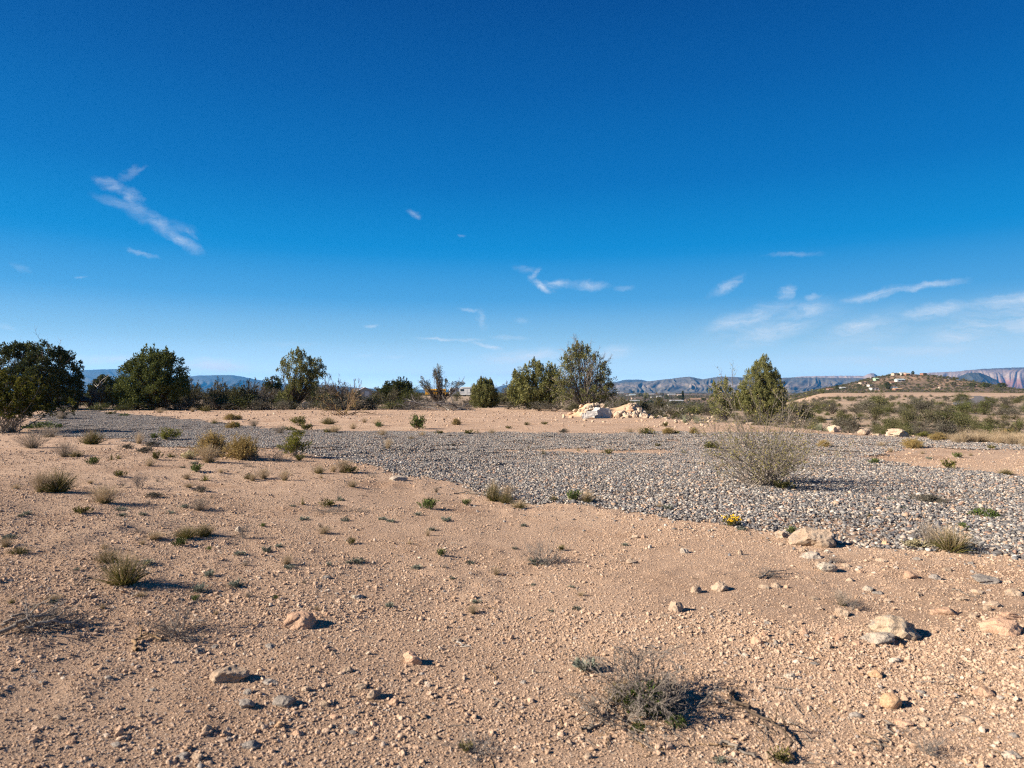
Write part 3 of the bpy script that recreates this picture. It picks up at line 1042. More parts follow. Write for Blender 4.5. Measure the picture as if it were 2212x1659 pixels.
SMALL = [
    (429, 1414, 22, 13, 'grey'), (463, 1407, 18, 8, 'grey'), (583, 1405, 28, 8, 'grey'), (578, 1482, 38, 10, 'grey'), (659, 1498, 19, 12, 'tan'), (532, 1505, 22, 11, 'grey'), (444, 1592, 22, 16, 'tan'), (393, 1645, 32, 15, 'grey'),
    (536, 1627, 42, 15, 'grey'), (423, 1650, 26, 15, 'tan'), (749, 1458, 25, 12, 'tan'), (779, 1493, 28, 12, 'tan'), (771, 1295, 28, 11, 'white'), (983, 1389, 30, 10, 'tan'), (700, 1326, 14, 10, 'tan'), (708, 1332, 12, 9, 'pinkrock'), (703, 1251, 23, 6, 'grey'),
    (1435, 1335, 24, 9, 'tan'), (1654, 1273, 28, 8, 'tan'), (1678, 1271, 24, 10, 'tan'), (1700, 1272, 14, 8, 'pinkrock'), (2023, 1254, 26, 11, 'grey'), (1877, 1279, 28, 14, 'white'), (1901, 1287, 28, 8, 'grey'), (1908, 1216, 30, 9, 'tan'), (1914, 1179, 16, 11, 'orange'),
    (1650, 1378, 24, 14, 'pinkrock'), (1637, 1395, 28, 15, 'pinkrock'), (1739, 1373, 27, 14, 'pinkrock'), (1713, 1372, 28, 10, 'tan'), (1680, 1393, 16, 10, 'grey'), (1815, 1383, 26, 13, 'pinkrock'), (1791, 1406, 24, 15, 'tan'), (1951, 1402, 15, 11, 'orange'),
    (1895, 1472, 30, 17, 'orange'), (1851, 1550, 30, 12, 'grey'), (1708, 1471, 26, 12, 'white'), (2055, 1521, 26, 8, 'pinkrock'), (2137, 1321, 24, 11, 'tan'), (1479, 1198, 22, 13, 'white'), (1405, 1185, 10, 9, 'white'), (1600, 1199, 16, 12, 'tan'), (1364, 1219, 34, 11, 'tan'),
    (1726, 1251, 20, 7, 'tan'), (1373, 1164, 15, 7, 'tan'), (1390, 1163, 13, 8, 'pinkrock'), (2051, 1235, 24, 9, 'tan'), (1745, 1382, 12, 6, 'grey'), (1660, 1350, 20, 7, 'grey'), (1760, 1300, 26, 8, 'tan'), (1700, 1313, 22, 6, 'tan'), (1855, 1398, 24, 9, 'pinkrock'),
    (1880, 1365, 22, 8, 'tan'), (1825, 1400, 18, 7, 'tan'), (1955, 1575, 40, 10, 'pinkrock'), (2090, 1560, 36, 9, 'tan'), (2000, 1560, 28, 10, 'tan'), (1990, 1500, 24, 9, 'grey'), (2060, 1470, 22, 8, 'grey'), (2120, 1460, 20, 7, 'grey'), (2190, 1640, 40, 14, 'white'),
    (2195, 1600, 22, 10, 'grey'), (1800, 1340, 16, 8, 'tan'), (1774, 1322, 20, 7, 'tan'), (1920, 1305, 24, 8, 'tan'), (1985, 1290, 18, 7, 'tan'), (2080, 1300, 22, 9, 'tan'), (2105, 1335, 26, 10, 'tan'), (2118, 1285, 28, 9, 'tan'), (2180, 1262, 22, 8, 'tan'),
    (1840, 1258, 20, 8, 'tan'), (1862, 1240, 18, 8, 'pinkrock'), (1770, 1222, 16, 7, 'tan'), (1830, 1226, 20, 7, 'tan'), (1690, 1178, 14, 6, 'tan'), (1735, 1192, 18, 8, 'tan'), (1788, 1196, 16, 7, 'white'), (2100, 1222, 16, 6, 'grey'), (1985, 1212, 22, 7, 'grey'),
    (1535, 1330, 12, 7, 'tan'), (1580, 1310, 12, 6, 'tan'), (1500, 1352, 14, 7, 'tan'), (1610, 1420, 16, 8, 'white'), (1560, 1395, 12, 7, 'tan'), (1760, 1440, 16, 7, 'grey'), (1830, 1480, 18, 8, 'tan'), (1872, 1508, 16, 8, 'tan'), (1750, 1520, 18, 8, 'tan'),
    (900, 1560, 18, 10, 'tan'), (850, 1530, 24, 14, 'pinkrock'), (870, 1575, 14, 8, 'tan'), (700, 1530, 24, 12, 'tan'), (720, 1560, 20, 10, 'pinkrock'), (760, 1590, 22, 10, 'grey'), (640, 1600, 22, 11, 'pinkrock'), (600, 1580, 26, 13, 'orange'), (560, 1570, 18, 9, 'tan'),
    (300, 1560, 20, 9, 'tan'), (250, 1625, 26, 11, 'grey'), (150, 1610, 22, 9, 'pinkrock'), (330, 1500, 18, 8, 'grey'), (230, 1470, 22, 8, 'grey'), (180, 1510, 16, 7, 'tan'), (90, 1480, 18, 7, 'grey'), (120, 1560, 20, 8, 'tan'), (490, 1600, 16, 8, 'tan'),
    (680, 1455, 18, 8, 'tan'), (720, 1420, 14, 7, 'tan'), (1050, 1450, 14, 8, 'tan'), (1130, 1480, 16, 8, 'grey'), (1010, 1500, 20, 10, 'pinkrock'), (1080, 1540, 16, 8, 'tan'), (960, 1470, 14, 7, 'tan'), (940, 1600, 18, 9, 'tan'), (1230, 1610, 20, 10, 'tan'),
    (513, 1150, 17, 12, 'white'), (1270, 1640, 22, 14, 'tan'), (1660, 1640, 24, 10, 'tan'), (1800, 1610, 22, 9, 'tan'), (1860, 1640, 20, 9, 'pinkrock'), (1600, 1600, 16, 8, 'tan'),
]
WORD = {'grey': 'grey', 'tan': 'tan', 'white': 'white', 'pinkrock': 'pinkish', 'orange': 'ochre'}
for (x, y, w, h, m) in SMALL:
    size = 'flat ' if w > 2.4 * h else ('small ' if w < 22 else '')
    put_rock(x, y, w, h, m, f'{size}{WORD[m]} stone', deep=.75, sink=.42)

# boulders along the far edge of the gravel
for (x, y, w, h, l, dp) in [(1944, 946, 48, 21, 'largest cream limestone boulder at the edge of the scrubland', .7), (1871, 940, 31, 16, 'middle cream boulder with a flat shaded end', .8), (1805, 934, 32, 16, 'rounded cream boulder with a dark right end beside a yucca', .8),
                            (1899, 942, 22, 5, 'flat cream stone between two boulders', .8), (1690, 912, 40, 16, 'cream boulder behind the tall airy shrub under the juniper', .8), (1730, 916, 28, 10, 'low cream boulder right of the juniper foot', .8),
                            (1622, 918, 22, 6, 'flat cream stone left of the juniper foot', .8), (2030, 843, 7, 8, 'lone upright cream rock far off on the bare strip', .8)]:
    put_rock(x, y, w, h, 'cream', None, l, deep=dp, cat='boulder', group='cream boulders', name='boulder', sink=.15)

# ================================================================== SMALL PLANTS
PROTO = {}


def up_blades(rng, K, lo, hi, L0, L1, base_r, n=4, curv=.10, grav=-.05, w=.006):
    d = disc_dirs(rng, K, lo, hi)
    b = np.stack([d[:, 0], d[:, 1], np.zeros(K)], 1) * base_r * rng.uniform(.2, 1, K)[:, None] + np.stack([rng.normal(0, base_r * .5, K), rng.normal(0, base_r * .5, K), np.full(K, -.03)], 1)
    P = grow(rng, b, d, rng.uniform(L0, L1, K), n, curv, grav)
    return P, np.ones((K, 1)) * np.linspace(w, w * .2, n)[None, :]


def part_mesh(name, VF, mat):
    mb = MB()
    for v, f in VF:
        mb.add(v, f)
    return (name, mb.mesh(name, [mat]))


def p_bunch(seed, green=620, dry=260, gm='gblade', dm='dryblade', spread=62):
    rng = np.random.default_rng(seed)
    P, w = up_blades(rng, green, 0, spread, .45, .95, .16, 5, .08, -.06, .009)
    Q, w2 = up_blades(rng, dry, 0, spread * .8, .65, 1.08, .14, 5, .07, -.02, .006)
    tip = Q[:, -1]
    return [part_mesh('green_blades', [ribbons(P, w, rng)], gm), part_mesh('dry_stalks', [ribbons(Q, w2, rng), leaves(rng, tip, Q[:, -1] - Q[:, -2], .06, .25, .3)], dm)]


def p_dry(seed, dm='dryblade', spread=45, K=330, green=90):
    rng = np.random.default_rng(seed)
    Q, w2 = up_blades(rng, K, 2, spread, .6, 1.1, .08, 5, .10, 0, .005)
    ch, L, t = branch(rng, Q, np.ones(K), 2, .5, .95, .45, .22, 3, .1)
    P, w = up_blades(rng, green, 0, 60, .22, .45, .12, 4, .1, -.05, .009)
    return [part_mesh('dry_stalks', [ribbons(Q, w2, rng), ribbons(ch, np.ones((len(ch), 1)) * np.array([[.004, .003, .001]]), rng)], dm), part_mesh('green_blades', [ribbons(P, w, rng)], 'gblade')]


def p_bush(seed, m1='golden', m2='brownwood', K=240):
    """Rounded bush of very many fine stems, feathery all over."""
    rng = np.random.default_rng(seed)
    d = disc_dirs(rng, K, 0, 84)
    b = np.stack([rng.normal(0, .06, K), rng.normal(0, .06, K), np.full(K, -.02)], 1)
    L = rng.uniform(.5, .78, K) * (1 + .15 * np.sin(3 * np.arctan2(d[:, 1], d[:, 0]) + seed))
    P = grow(rng, b, d, L, 5, .10, .04)
    c, Lc, _ = branch(rng, P, L, 9, .45, 1, .5, .30, 3, .12, .05)
    e, Le, _ = branch(rng, c, Lc, 3, .3, 1, .5, .5, 3, .1, .05)
    tw = lambda p, w: ribbons(p, np.ones((len(p), 1)) * np.linspace(w, w * .4, p.shape[1])[None, :], rng)
    lv = leaves(rng, e[:, -1], e[:, -1] - e[:, 0], .05, .35, .5)
    return [part_mesh('stems', [tubes(P, taper(L, 5, np.full(K, .006)))], m2), part_mesh('foliage', [tw(c, .004), tw(e, .004), lv], m1)]


def p_creosote(seed, K=46, leafm='creosote', per=9, size=.055, up=30):
    rng = np.random.default_rng(seed)
    d = disc_dirs(rng, K, 4, up + 28)
    b = np.stack([rng.normal(0, .06, K), rng.normal(0, .06, K), np.full(K, -.03)], 1)
    L = rng.uniform(.7, 1.08, K)
    P = grow(rng, b, d, L, 6, .10, .03)
    c, Lc, _ = branch(rng, P, L, per, .30, .98, .6, .30, 4, .15, .05)
    e, Le, _ = branch(rng, c, Lc, 4, .25, 1, .6, .5, 3, .15, .03)
    ts = rng.uniform(.1, 1, (len(e), 3))
    lp = (e[:, 0:1] * (1 - ts[..., None]) + e[:, -1:] * ts[..., None]).reshape(-1, 3)
    ld = np.repeat(e[:, -1] - e[:, 0], 3, 0)
    return [part_mesh('stems', [tubes(P, taper(L, 6, np.full(K, .010))), tubes(c, taper(Lc, 4, np.full(len(c), .0045)))], 'deadwood'), part_mesh('foliage', [leaves(rng, lp, ld, size, .5, .8)], leafm)]


def p_leafy(seed):
    rng = np.random.default_rng(seed)
    K = 40
    d = disc_dirs(rng, K, 0, 66)
    b = np.stack([rng.normal(0, .05, K), rng.normal(0, .05, K), np.full(K, -.02)], 1)
    L = rng.uniform(.55, .98, K)
    P = grow(rng, b, d, L, 5, .12, .04)
    c, Lc, _ = branch(rng, P, L, 7, .25, 1, .7, .3, 3, .15, .05)
    ts = rng.uniform(.2, 1, (len(c), 6))
    lp = (c[:, 0:1] * (1 - ts[..., None]) + c[:, -1:] * ts[..., None]).reshape(-1, 3)
    return [part_mesh('stems', [tubes(P, taper(L, 5, np.full(K, .009)))], 'brownwood'), part_mesh('foliage', [leaves(rng, lp, np.repeat(c[:, -1] - c[:, 0], 6, 0), .10, .5, .7)], 'leafy')]


def p_forb(seed, m='forb', K=26, L=.5, flat=(35, 86), ls=.2):
    rng = np.random.default_rng(seed)
    d = disc_dirs(rng, K, *flat)
    b = np.stack([rng.normal(0, .10, K), rng.normal(0, .10, K), np.full(K, .0)], 1)
    Ls = rng.uniform(L * .6, L, K)
    P = grow(rng, b, d, Ls, 4, .18, .06)
    ts = rng.uniform(.15, 1, (K, 9))
    lp = (P[:, 0:1] * (1 - ts[..., None]) + P[:, -1:] * ts[..., None]).reshape(-1, 3)
    return [part_mesh('stems', [tubes(P, taper(Ls, 4, np.full(K, .007)))], 'greybark'), part_mesh('foliage', [leaves(rng, lp, np.repeat(d, 9, 0) + (0, 0, .35), ls, .30, .6)], m)]


def p_twig(seed, K=18, spread=(12, 78), lv=(6, 5, 3), m='deadwood', r=.011, fine='dryweed'):
    """Leafless dead shrub."""
    rng = np.random.default_rng(seed)
    d = disc_dirs(rng, K, *spread)
    b = np.stack([rng.normal(0, .07, K), rng.normal(0, .07, K), np.full(K, -.03)], 1)
    L = rng.uniform(.5, 1.0, K)
    P = grow(rng, b, d, L, 7, .20, .0)
    c, Lc, _ = branch(rng, P, L, lv[0], .2, 1, .7, .45, 5, .22, .0)
    e, Le, _ = branch(rng, c, Lc, lv[1], .2, 1, .7, .5, 4, .22, .0)
    g, Lg, _ = branch(rng, e, Le, lv[2], .2, 1, .7, .55, 3, .2, .0)
    return [part_mesh('stems', [tubes(P, taper(L, 7, rng.uniform(.6, 1.2, K) * r), 4), tubes(c, taper(Lc, 5, np.full(len(c), r * .42)))], m),
            part_mesh('twigs', [tubes(e, taper(Le, 4, np.full(len(e), r * .22))), ribbons(g, np.ones((len(g), 1)) * np.array([[r * .18, r * .14, r * .07]]), rng)], fine)]


def p_yucca(seed, m='yucca', K=90, w=.022):
    rng = np.random.default_rng(seed)
    P, wd = up_blades(rng, K, 0, 75, .7, 1.0, .05, 3, .02, 0, w)
    Q, w2 = up_blades(rng, 40, 60, 95, .4, .7, .05, 3, .05, -.1, w * .8)
    return [part_mesh('blades', [ribbons(P, wd, rng)], m), part_mesh('dead_blades', [ribbons(Q, w2, rng)], 'dryblade')]


def p_flower(seed):
    rng = np.random.default_rng(seed)
    pr = p_forb(seed, 'gblade', 40, .5, (20, 75), .14)
    pts = np.stack([rng.normal(0, .24, 46), rng.normal(0, .22, 46), rng.uniform(.22, .42, 46)], 1)
    v, f = ico(1)
    mb = MB()
    for p in pts:
        mb.add(v * (.05, .05, .025) + p, f)
    return pr + [('flowers', mb.mesh('flowers', ['petal']))]


def p_mat(seed, m='mat', K=420, leaf=.11):
    rng = np.random.default_rng(seed)
    a, r_ = rng.uniform(0, 6.28, K), np.sqrt(rng.uniform(0, 1, K)) * .5
    z = rng.uniform(.02, .4, K) * (1 - (r_ / .55) ** 2)
    pts = np.stack([r_ * np.cos(a), r_ * np.sin(a), z], 1)
    d = np.stack([np.cos(a) * .6, np.sin(a) * .6, np.ones(K)], 1)
    return [part_mesh('foliage', [leaves(rng, pts, d, leaf, .4, .7)], m)]


NAMES = {'bunch': 'bunchgrass', 'dry': 'dry_grass_tuft', 'grey': 'dry_grass_tuft', 'bush': 'rounded_bush', 'olive': 'creosote_bush', 'leafy': 'leafy_bush', 'forb': 'low_forb', 'green': 'green_forb', 'twig': 'dead_shrub', 'spiky': 'spiky_plant', 'yucca': 'yucca', 'flower': 'flowering_plant', 'mat': 'green_mat_plant', 'cactus': 'pale_branching_plant', 'low': 'low_grey_shrub'}
CATS = {'bunch': 'grass', 'dry': 'grass', 'grey': 'grass', 'bush': 'bush', 'olive': 'bush', 'leafy': 'bush', 'forb': 'plant', 'green': 'plant', 'twig': 'dead shrub', 'spiky': 'plant', 'yucca': 'yucca', 'flower': 'flowers', 'mat': 'plant', 'cactus': 'plant', 'low': 'shrub'}
GROUPS = {'bunch': 'bunchgrass clumps', 'dry': 'dry grass tufts', 'grey': 'grey dry tufts', 'bush': 'rounded golden bushes', 'olive': 'creosote bushes', 'leafy': 'leafy bushes', 'forb': 'low blue-green plants', 'green': 'small green plants', 'twig': 'dead twiggy shrubs', 'spiky': 'small spiky plants', 'yucca': 'yuccas', 'flower': 'flowering plants', 'mat': 'green mats', 'cactus': 'pale branching plants', 'low': 'low grey shrubs'}
DESC = {'bunch': 'green-gold bunchgrass', 'dry': 'straw-coloured dry tuft', 'grey': 'wispy grey dry tuft', 'bush': 'rounded tan bush', 'olive': 'yellow-green bush', 'leafy': 'leafy green bush', 'forb': 'low blue-green plant', 'green': 'small green plant', 'twig': 'leafless grey twigs', 'spiky': 'small spiky plant', 'yucca': 'pale green yucca', 'flower': 'yellow flowers', 'mat': 'bright green mat', 'cactus': 'pale branching plant', 'low': 'low grey-green shrub'}
MAKE = {
    'bunch': [lambda: p_bunch(1), lambda: p_bunch(2, 520, 160), lambda: p_bunch(3, 300, 320), lambda: p_bunch(4, 380, 260, spread=52)],
    'dry': [lambda: p_dry(11), lambda: p_dry(12, K=260), lambda: p_dry(13, green=170), lambda: p_dry(14, spread=58)],
    'grey': [lambda: p_dry(21, 'greydry', 60, 260, 50), lambda: p_dry(22, 'greydry', 40, 220, 30)],
    'bush': [lambda: p_bush(31), lambda: p_bush(32)],
    'olive': [lambda: p_creosote(41), lambda: p_creosote(42)],
    'leafy': [lambda: p_leafy(51)],
    'forb': [lambda: p_forb(61), lambda: p_forb(62), lambda: p_forb(63)],
    'green': [lambda: p_forb(71, 'gblade', 30, .7, (10, 65), .2), lambda: p_forb(72, 'leafy', 30, .65, (15, 70), .2), lambda: p_bunch(73, 260, 40)],
    'twig': [lambda: p_twig(81), lambda: p_twig(82, 14), lambda: p_twig(83, 22, (30, 88)), lambda: p_twig(84, 12, (5, 50))],
    'spiky': [lambda: p_yucca(91, 'gblade', 46, .03), lambda: p_yucca(92, 'gblade', 36, .03)],
    'yucca': [lambda: p_yucca(95), lambda: p_yucca(96)],
    'flower': [lambda: p_flower(97)],
    'mat': [lambda: p_mat(98), lambda: p_mat(99)],
    'cactus': [lambda: p_forb(101, 'cactus', 70, .6, (5, 70), .12)],
    'low': [lambda: p_creosote(111, 50, 'scrubB', 7, .06, 50), lambda: p_creosote(112, 50, 'scrubB', 7, .06, 45)],
}
DIM = {}


def proto(kind, i):
    k = (kind, i % len(MAKE[kind]))
    if k not in PROTO:
        parts = MAKE[kind][k[1]]()
        PROTO[k] = parts
        co = np.concatenate([np.array([v.co[:] for v in me.vertices]) for _, me in parts])
        lo, hi = np.percentile(co, 1.5, axis=0), np.percentile(co, 98.5, axis=0)
        DIM[k] = (max(hi[0] - lo[0], hi[1] - lo[1]) * .97, hi[2])
    return PROTO[k], DIM[k]


def plant(kind, xd, yd, wd, hd, label=None, desc=None, v=None, xyz=None):
    rnd = random.Random(int(xd * 31 + yd * 17))
    v = rnd.randrange(9) if v is None else v
    parts, (w0, h0) = proto(kind, v)
    x, y, z = xyz or G(xd, yd)
    m = mpp(y)
    k_ = 1.14 if kind in ('bunch', 'dry', 'green', 'grey') else 1.0
    s, h = k_ * wd * m / w0, k_ * hd * m / h0
    z = float(H(x, y + s * w0 * .15))
    t = thing(NAMES[kind], None, None, (x, y + s * w0 * .15, z), rnd.uniform(0, 6.28))
    t.scale = (s, s, h)
    for n, me in parts:
        obj(n, me, t)
    if label:
        tag(t, label, CATS[kind], GROUPS[kind])
    else:
        auto(t, desc or DESC[kind], xd, yd, CATS[kind], GROUPS[kind])
    return t


PL = [
    # kind, x, foot, width, height (photograph, 2212 wide), label
    ('bunch', 195, 960, 40, 30, 'brown-green bunchgrass standing at the lower edge of the long shadow'),
    ('grey', 62, 969, 64, 34, 'wispy pale grey dead tuft below the bright green mat'),
    ('grey', 135, 988, 42, 32, 'pinkish grey wispy tuft with a green foot'), ('bunch', 161, 988, 24, 14), ('green', 199, 1004, 22, 14), ('spiky', 239, 994, 16, 13), ('spiky', 254, 992, 16, 12), ('low', 271, 970, 30, 10), ('low', 311, 979, 34, 13),
    ('green', 337, 994, 17, 16), ('dry', 321, 1008, 22, 16), ('dry', 299, 959, 18, 24), ('green', 331, 949, 14, 11), ('olive', 363, 953, 40, 27, 'rounded yellow-green bush on gravel at the right end of the long shadow'), ('low', 325, 965, 38, 12), ('spiky', 366, 988, 28, 11),
    ('cactus', 406, 992, 36, 17, 'cream and green branching plant left of the golden bushes'), ('bush', 455, 986, 66, 48, 'large golden brown bush, left of the two biggest'), ('dry', 447, 1000, 46, 34, 'tan feathery tuft in front of the large golden brown bush', None), ('bush', 522, 993, 60, 48, 'round golden bush, right of the two biggest'),
    ('twig', 548, 995, 46, 20), ('green', 422, 1020, 24, 14), ('dry', 476, 1022, 16, 9), ('spiky', 441, 1040, 24, 15), ('dry', 402, 1036, 20, 11), ('dry', 406, 1054, 22, 8), ('low', 432, 1064, 34, 11), ('bunch', 536, 1036, 17, 12), ('twig', 535, 1009, 22, 10),
    ('bunch', 118, 1065, 58, 46, 'large green-brown bunchgrass with a long shadow, right half of a pair'), ('dry', 84, 1065, 36, 40, 'reddish dry half of the big double bunchgrass', None), ('dry', 220, 1088, 56, 36, 'fan-shaped straw-coloured grass with a thin shadow', None), ('dry', 33, 1057, 20, 11), ('green', 256, 1032, 20, 12),
    ('twig', 298, 1057, 66, 38, 'grey leafless shrub between the fan-shaped grass and green tufts'), ('twig', 260, 1055, 28, 12), ('dry', 194, 1046, 14, 7), ('low', 328, 1075, 32, 11), ('forb', 260, 1102, 24, 7), ('forb', 398, 1099, 20, 8), ('grey', 427, 1104, 48, 24, 'pale leafless wispy tuft on open sand left of centre'),
    ('dry', 344, 892, 20, 10), ('dry', 415, 890, 12, 9), ('green', 442, 889, 26, 13), ('green', 237, 896, 17, 6), ('mat', 267, 899, 22, 6), ('bush', 497, 907, 28, 12), ('bush', 514, 906, 13, 9), ('green', 462, 917, 18, 12), ('bush', 500, 926, 26, 14), ('olive', 510, 926, 18, 14), ('grey', 547, 922, 22, 14),
    ('mat', 86, 925, 70, 13, 'long bright green mat of weeds beside the long shadow'), ('grey', 20, 935, 50, 26), ('grey', 130, 906, 40, 24), ('grey', 100, 945, 60, 22),
    ('olive', 644, 920, 30, 20), ('green', 659, 930, 22, 14), ('mat', 619, 930, 34, 8), ('olive', 642, 944, 27, 16), ('olive', 636, 986, 58, 46, 'olive green creosote bush on gravel with a dark shadow', None), ('twig', 593, 997, 52, 32, 'grey dead twigs at the left foot of the olive creosote bush'), ('green', 647, 996, 18, 12),
    ('bunch', 708, 917, 27, 15), ('dry', 721, 936, 26, 16), ('green', 706, 936, 16, 8), ('dry', 762, 927, 18, 13), ('dry', 815, 920, 20, 15), ('green', 818, 923, 15, 9), ('dry', 787, 913, 13, 10), ('dry', 826, 943, 20, 14), ('dry', 838, 972, 17, 23), ('leafy', 902, 927, 36, 29, 'leafy bright green bush alone on the far sand'),
    ('bush', 986, 918, 19, 13, 'small tan ball-shaped bush on the far sand'), ('dry', 888, 952, 15, 10), ('dry', 912, 943, 17, 10), ('green', 949, 938, 16, 7), ('green', 1013, 938, 19, 8), ('spiky', 1032, 937, 12, 10), ('dry', 1062, 938, 14, 10), ('low', 978, 965, 12, 7), ('grey', 604, 938, 30, 18),
    ('bunch', 688, 1024, 24, 18), ('dry', 719, 1020, 19, 13), ('green', 756, 1023, 24, 14), ('dry', 742, 1022, 30, 26), ('dry', 568, 1036, 28, 22), ('dry', 614, 1039, 24, 21), ('twig', 803, 1032, 30, 12), ('dry', 760, 1052, 24, 12), ('dry', 545, 1040, 18, 14),
    ('bunch', 1066, 1084, 32, 40, 'tallest brown tuft of the cluster at the gravel edge'), ('bunch', 1092, 1088, 28, 22, 'middle tuft of the cluster at the gravel edge'), ('dry', 1096, 1076, 26, 26, 'straw tuft at the back of the cluster at the gravel edge', None), ('bunch', 1122, 1098, 36, 16, 'low right-hand tuft of the cluster at the gravel edge'),
    ('spiky', 653, 1091, 12, 18), ('green', 707, 1096, 28, 13), ('forb', 734, 1083, 16, 10), ('green', 925, 1100, 34, 19), ('green', 1008, 1092, 17, 11), ('dry', 699, 1154, 28, 15), ('green', 953, 1204, 15, 14), ('dry', 924, 1158, 12, 14), ('dry', 1072, 1244, 20, 16), ('dry', 619, 1222, 22, 18), ('dry', 1021, 1330, 20, 17, 'small dark brown tuft alone on open sand', None),
    ('low', 1218, 937, 20, 11), ('green', 1176, 917, 14, 5), ('green', 1138, 919, 11, 6), ('green', 1098, 926, 12, 5), ('spiky', 1174, 983, 13, 13), ('spiky', 1142, 970, 10, 7), ('spiky', 1249, 975, 10, 8), ('spiky', 1302, 981, 13, 9), ('green', 1316, 982, 15, 10), ('spiky', 1478, 983, 18, 10), ('green', 1421, 966, 11, 7),
    ('bush', 1444, 938, 22, 14), ('bush', 1500, 939, 19, 15), ('green', 1398, 939, 22, 13), ('dry', 1384, 938, 16, 14), ('spiky', 1414, 939, 11, 10), ('green', 1461, 938, 14, 7), ('dry', 1362, 937, 17, 11), ('yucca', 1481, 914, 20, 20, 'pale green yucca left of a matching one, on stony ground'), ('yucca', 1506, 915, 20, 20, 'pale green yucca right of a matching one, on stony ground'), ('green', 1438, 922, 10, 9),
    ('olive', 1540, 971, 34, 17), ('bunch', 1268, 1088, 32, 26, 'light green tuft at the gravel edge, right of a darker one'), ('green', 1240, 1085, 32, 20, 'dark green tuft at the gravel edge, left of a lighter one'), ('green', 1196, 1084, 24, 13), ('forb', 1442, 1103, 20, 11), ('dry', 1424, 1099, 14, 9),
    ('yucca', 1776, 932, 34, 20, 'grey-green yucca left of the rounded cream boulder'), ('bush', 1974, 968, 36, 20, 'round tan tuft on gravel below the largest cream boulder'), ('bush', 1782, 968, 27, 16), ('green', 1891, 1003, 18, 11), ('dry', 1925, 977, 11, 9), ('green', 2051, 1013, 24, 17), ('green', 2070, 989, 15, 10), ('dry', 2098, 985, 9, 6), ('forb', 2008, 992, 13, 5), ('dry', 1994, 981, 11, 7),
    ('bunch', 2176, 1026, 24, 12), ('green', 2143, 971, 14, 8), ('olive', 2000, 946, 28, 13), ('bush', 2030, 952, 34, 16), ('bunch', 2061, 1195, 68, 50, 'dense green bunchgrass at the gravel edge with a black shadow'), ('grey', 2018, 1184, 62, 48, 'pale wispy dead tuft left of the dense bunchgrass'), ('cactus', 1980, 1186, 46, 18, 'low cream plant at the gravel edge'), ('green', 1711, 1154, 17, 14),
    ('mat', 2131, 1117, 52, 16, 'bright green mat growing alone in the gravel'), ('green', 2082, 1144, 17, 12), ('spiky', 1879, 1120, 14, 10), ('low', 2010, 1086, 72, 14, 'flat grey-green patch on gravel right of the tall airy shrub'), ('forb', 1947, 1102, 24, 8), ('forb', 1925, 1081, 20, 6), ('flower', 1583, 1137, 36, 20, 'mound of yellow flowers beside the gravel edge'), ('forb', 1604, 1146, 22, 6),
    ('bunch', 262, 1266, 76, 62, 'golden green bunchgrass with the longest shadow in the foreground'), ('bunch', 227, 1219, 50, 28, 'flattened green-brown grass behind the golden bunchgrass'), ('dry', 223, 1187, 18, 12), ('green', 172, 1113, 30, 13), ('bunch', 400, 1164, 44, 24, 'left half of the low green grass clump'), ('bunch', 438, 1162, 36, 26, 'right half of the low green grass clump'),
    ('dry', 332, 1168, 38, 14), ('green', 387, 1182, 24, 15), ('twig', 525, 1166, 60, 36, 'dark grey dead twigs in front of a small white stone'), ('twig', 298, 1152, 34, 15), ('forb', 621, 1230, 28, 7), ('forb', 576, 1196, 22, 12), ('forb', 449, 1250, 26, 12), ('forb', 427, 1283, 34, 15), ('forb', 508, 1272, 36, 12), ('forb', 313, 1224, 30, 10),
    ('forb', 257, 1103, 20, 5), ('forb', 261, 1116, 20, 6), ('forb', 308, 1114, 20, 6), ('forb', 366, 1110, 20, 6), ('forb', 655, 1124, 22, 6), ('forb', 57, 1114, 20, 6), ('forb', 13, 1166, 30, 8), ('green', 34, 1200, 42, 15, 'small leafy green plant at the left edge of the sand'), ('dry', 9, 1184, 26, 18),
    ('forb', 771, 1218, 32, 10), ('forb', 898, 1231, 26, 8), ('forb', 839, 1313, 24, 10), ('forb', 964, 1127, 24, 8), ('forb', 745, 1127, 20, 8), ('forb', 843, 1128, 20, 5), ('forb', 902, 1115, 18, 6), ('twig', 1175, 1220, 84, 70, 'tall wispy leafless shrub alone on open sand'), ('forb', 1160, 1220, 50, 10, 'grey-green sprigs at the foot of the wispy leafless shrub'),
    ('forb', 1266, 1452, 50, 28, 'blue-green low plant left of the sprawling dead shrub'), ('twig', 1803, 1218, 48, 20), ('twig', 1846, 1322, 62, 30), ('twig', 1661, 1250, 54, 20), ('grey', 1820, 1310, 40, 28), ('twig', 1024, 1640, 110, 46, 'small grey twig clump with a green middle at the bottom edge'), ('green', 1006, 1634, 26, 16), ('forb', 1556, 1655, 30, 12), ('green', 1690, 1655, 34, 26),
    ('twig', 2010, 1645, 96, 52, 'dark twig tangle with a deep shadow near the bottom right'), ('dry', 300, 1290, 30, 8), ('dry', 110, 1300, 34, 10), ('forb', 1015, 1220, 20, 6), ('forb', 1130, 1138, 16, 6), ('forb', 1350, 1180, 16, 6), ('dry', 1255, 1290, 18, 8), ('twig', 700, 1108, 70, 12, 'flat litter of pale dead twigs around small green tufts'), ('twig', 770, 1106, 60, 12),
    ('dry', 1560, 1010, 14, 9), ('dry', 1905, 965, 18, 10), ('dry', 2085, 955, 40, 15), ('dry', 2120, 957, 44, 17), ('dry', 2165, 958, 36, 16), ('dry', 2200, 962, 46, 18), ('dry', 2060, 953, 30, 14), ('bush', 2180, 950, 40, 20),
]
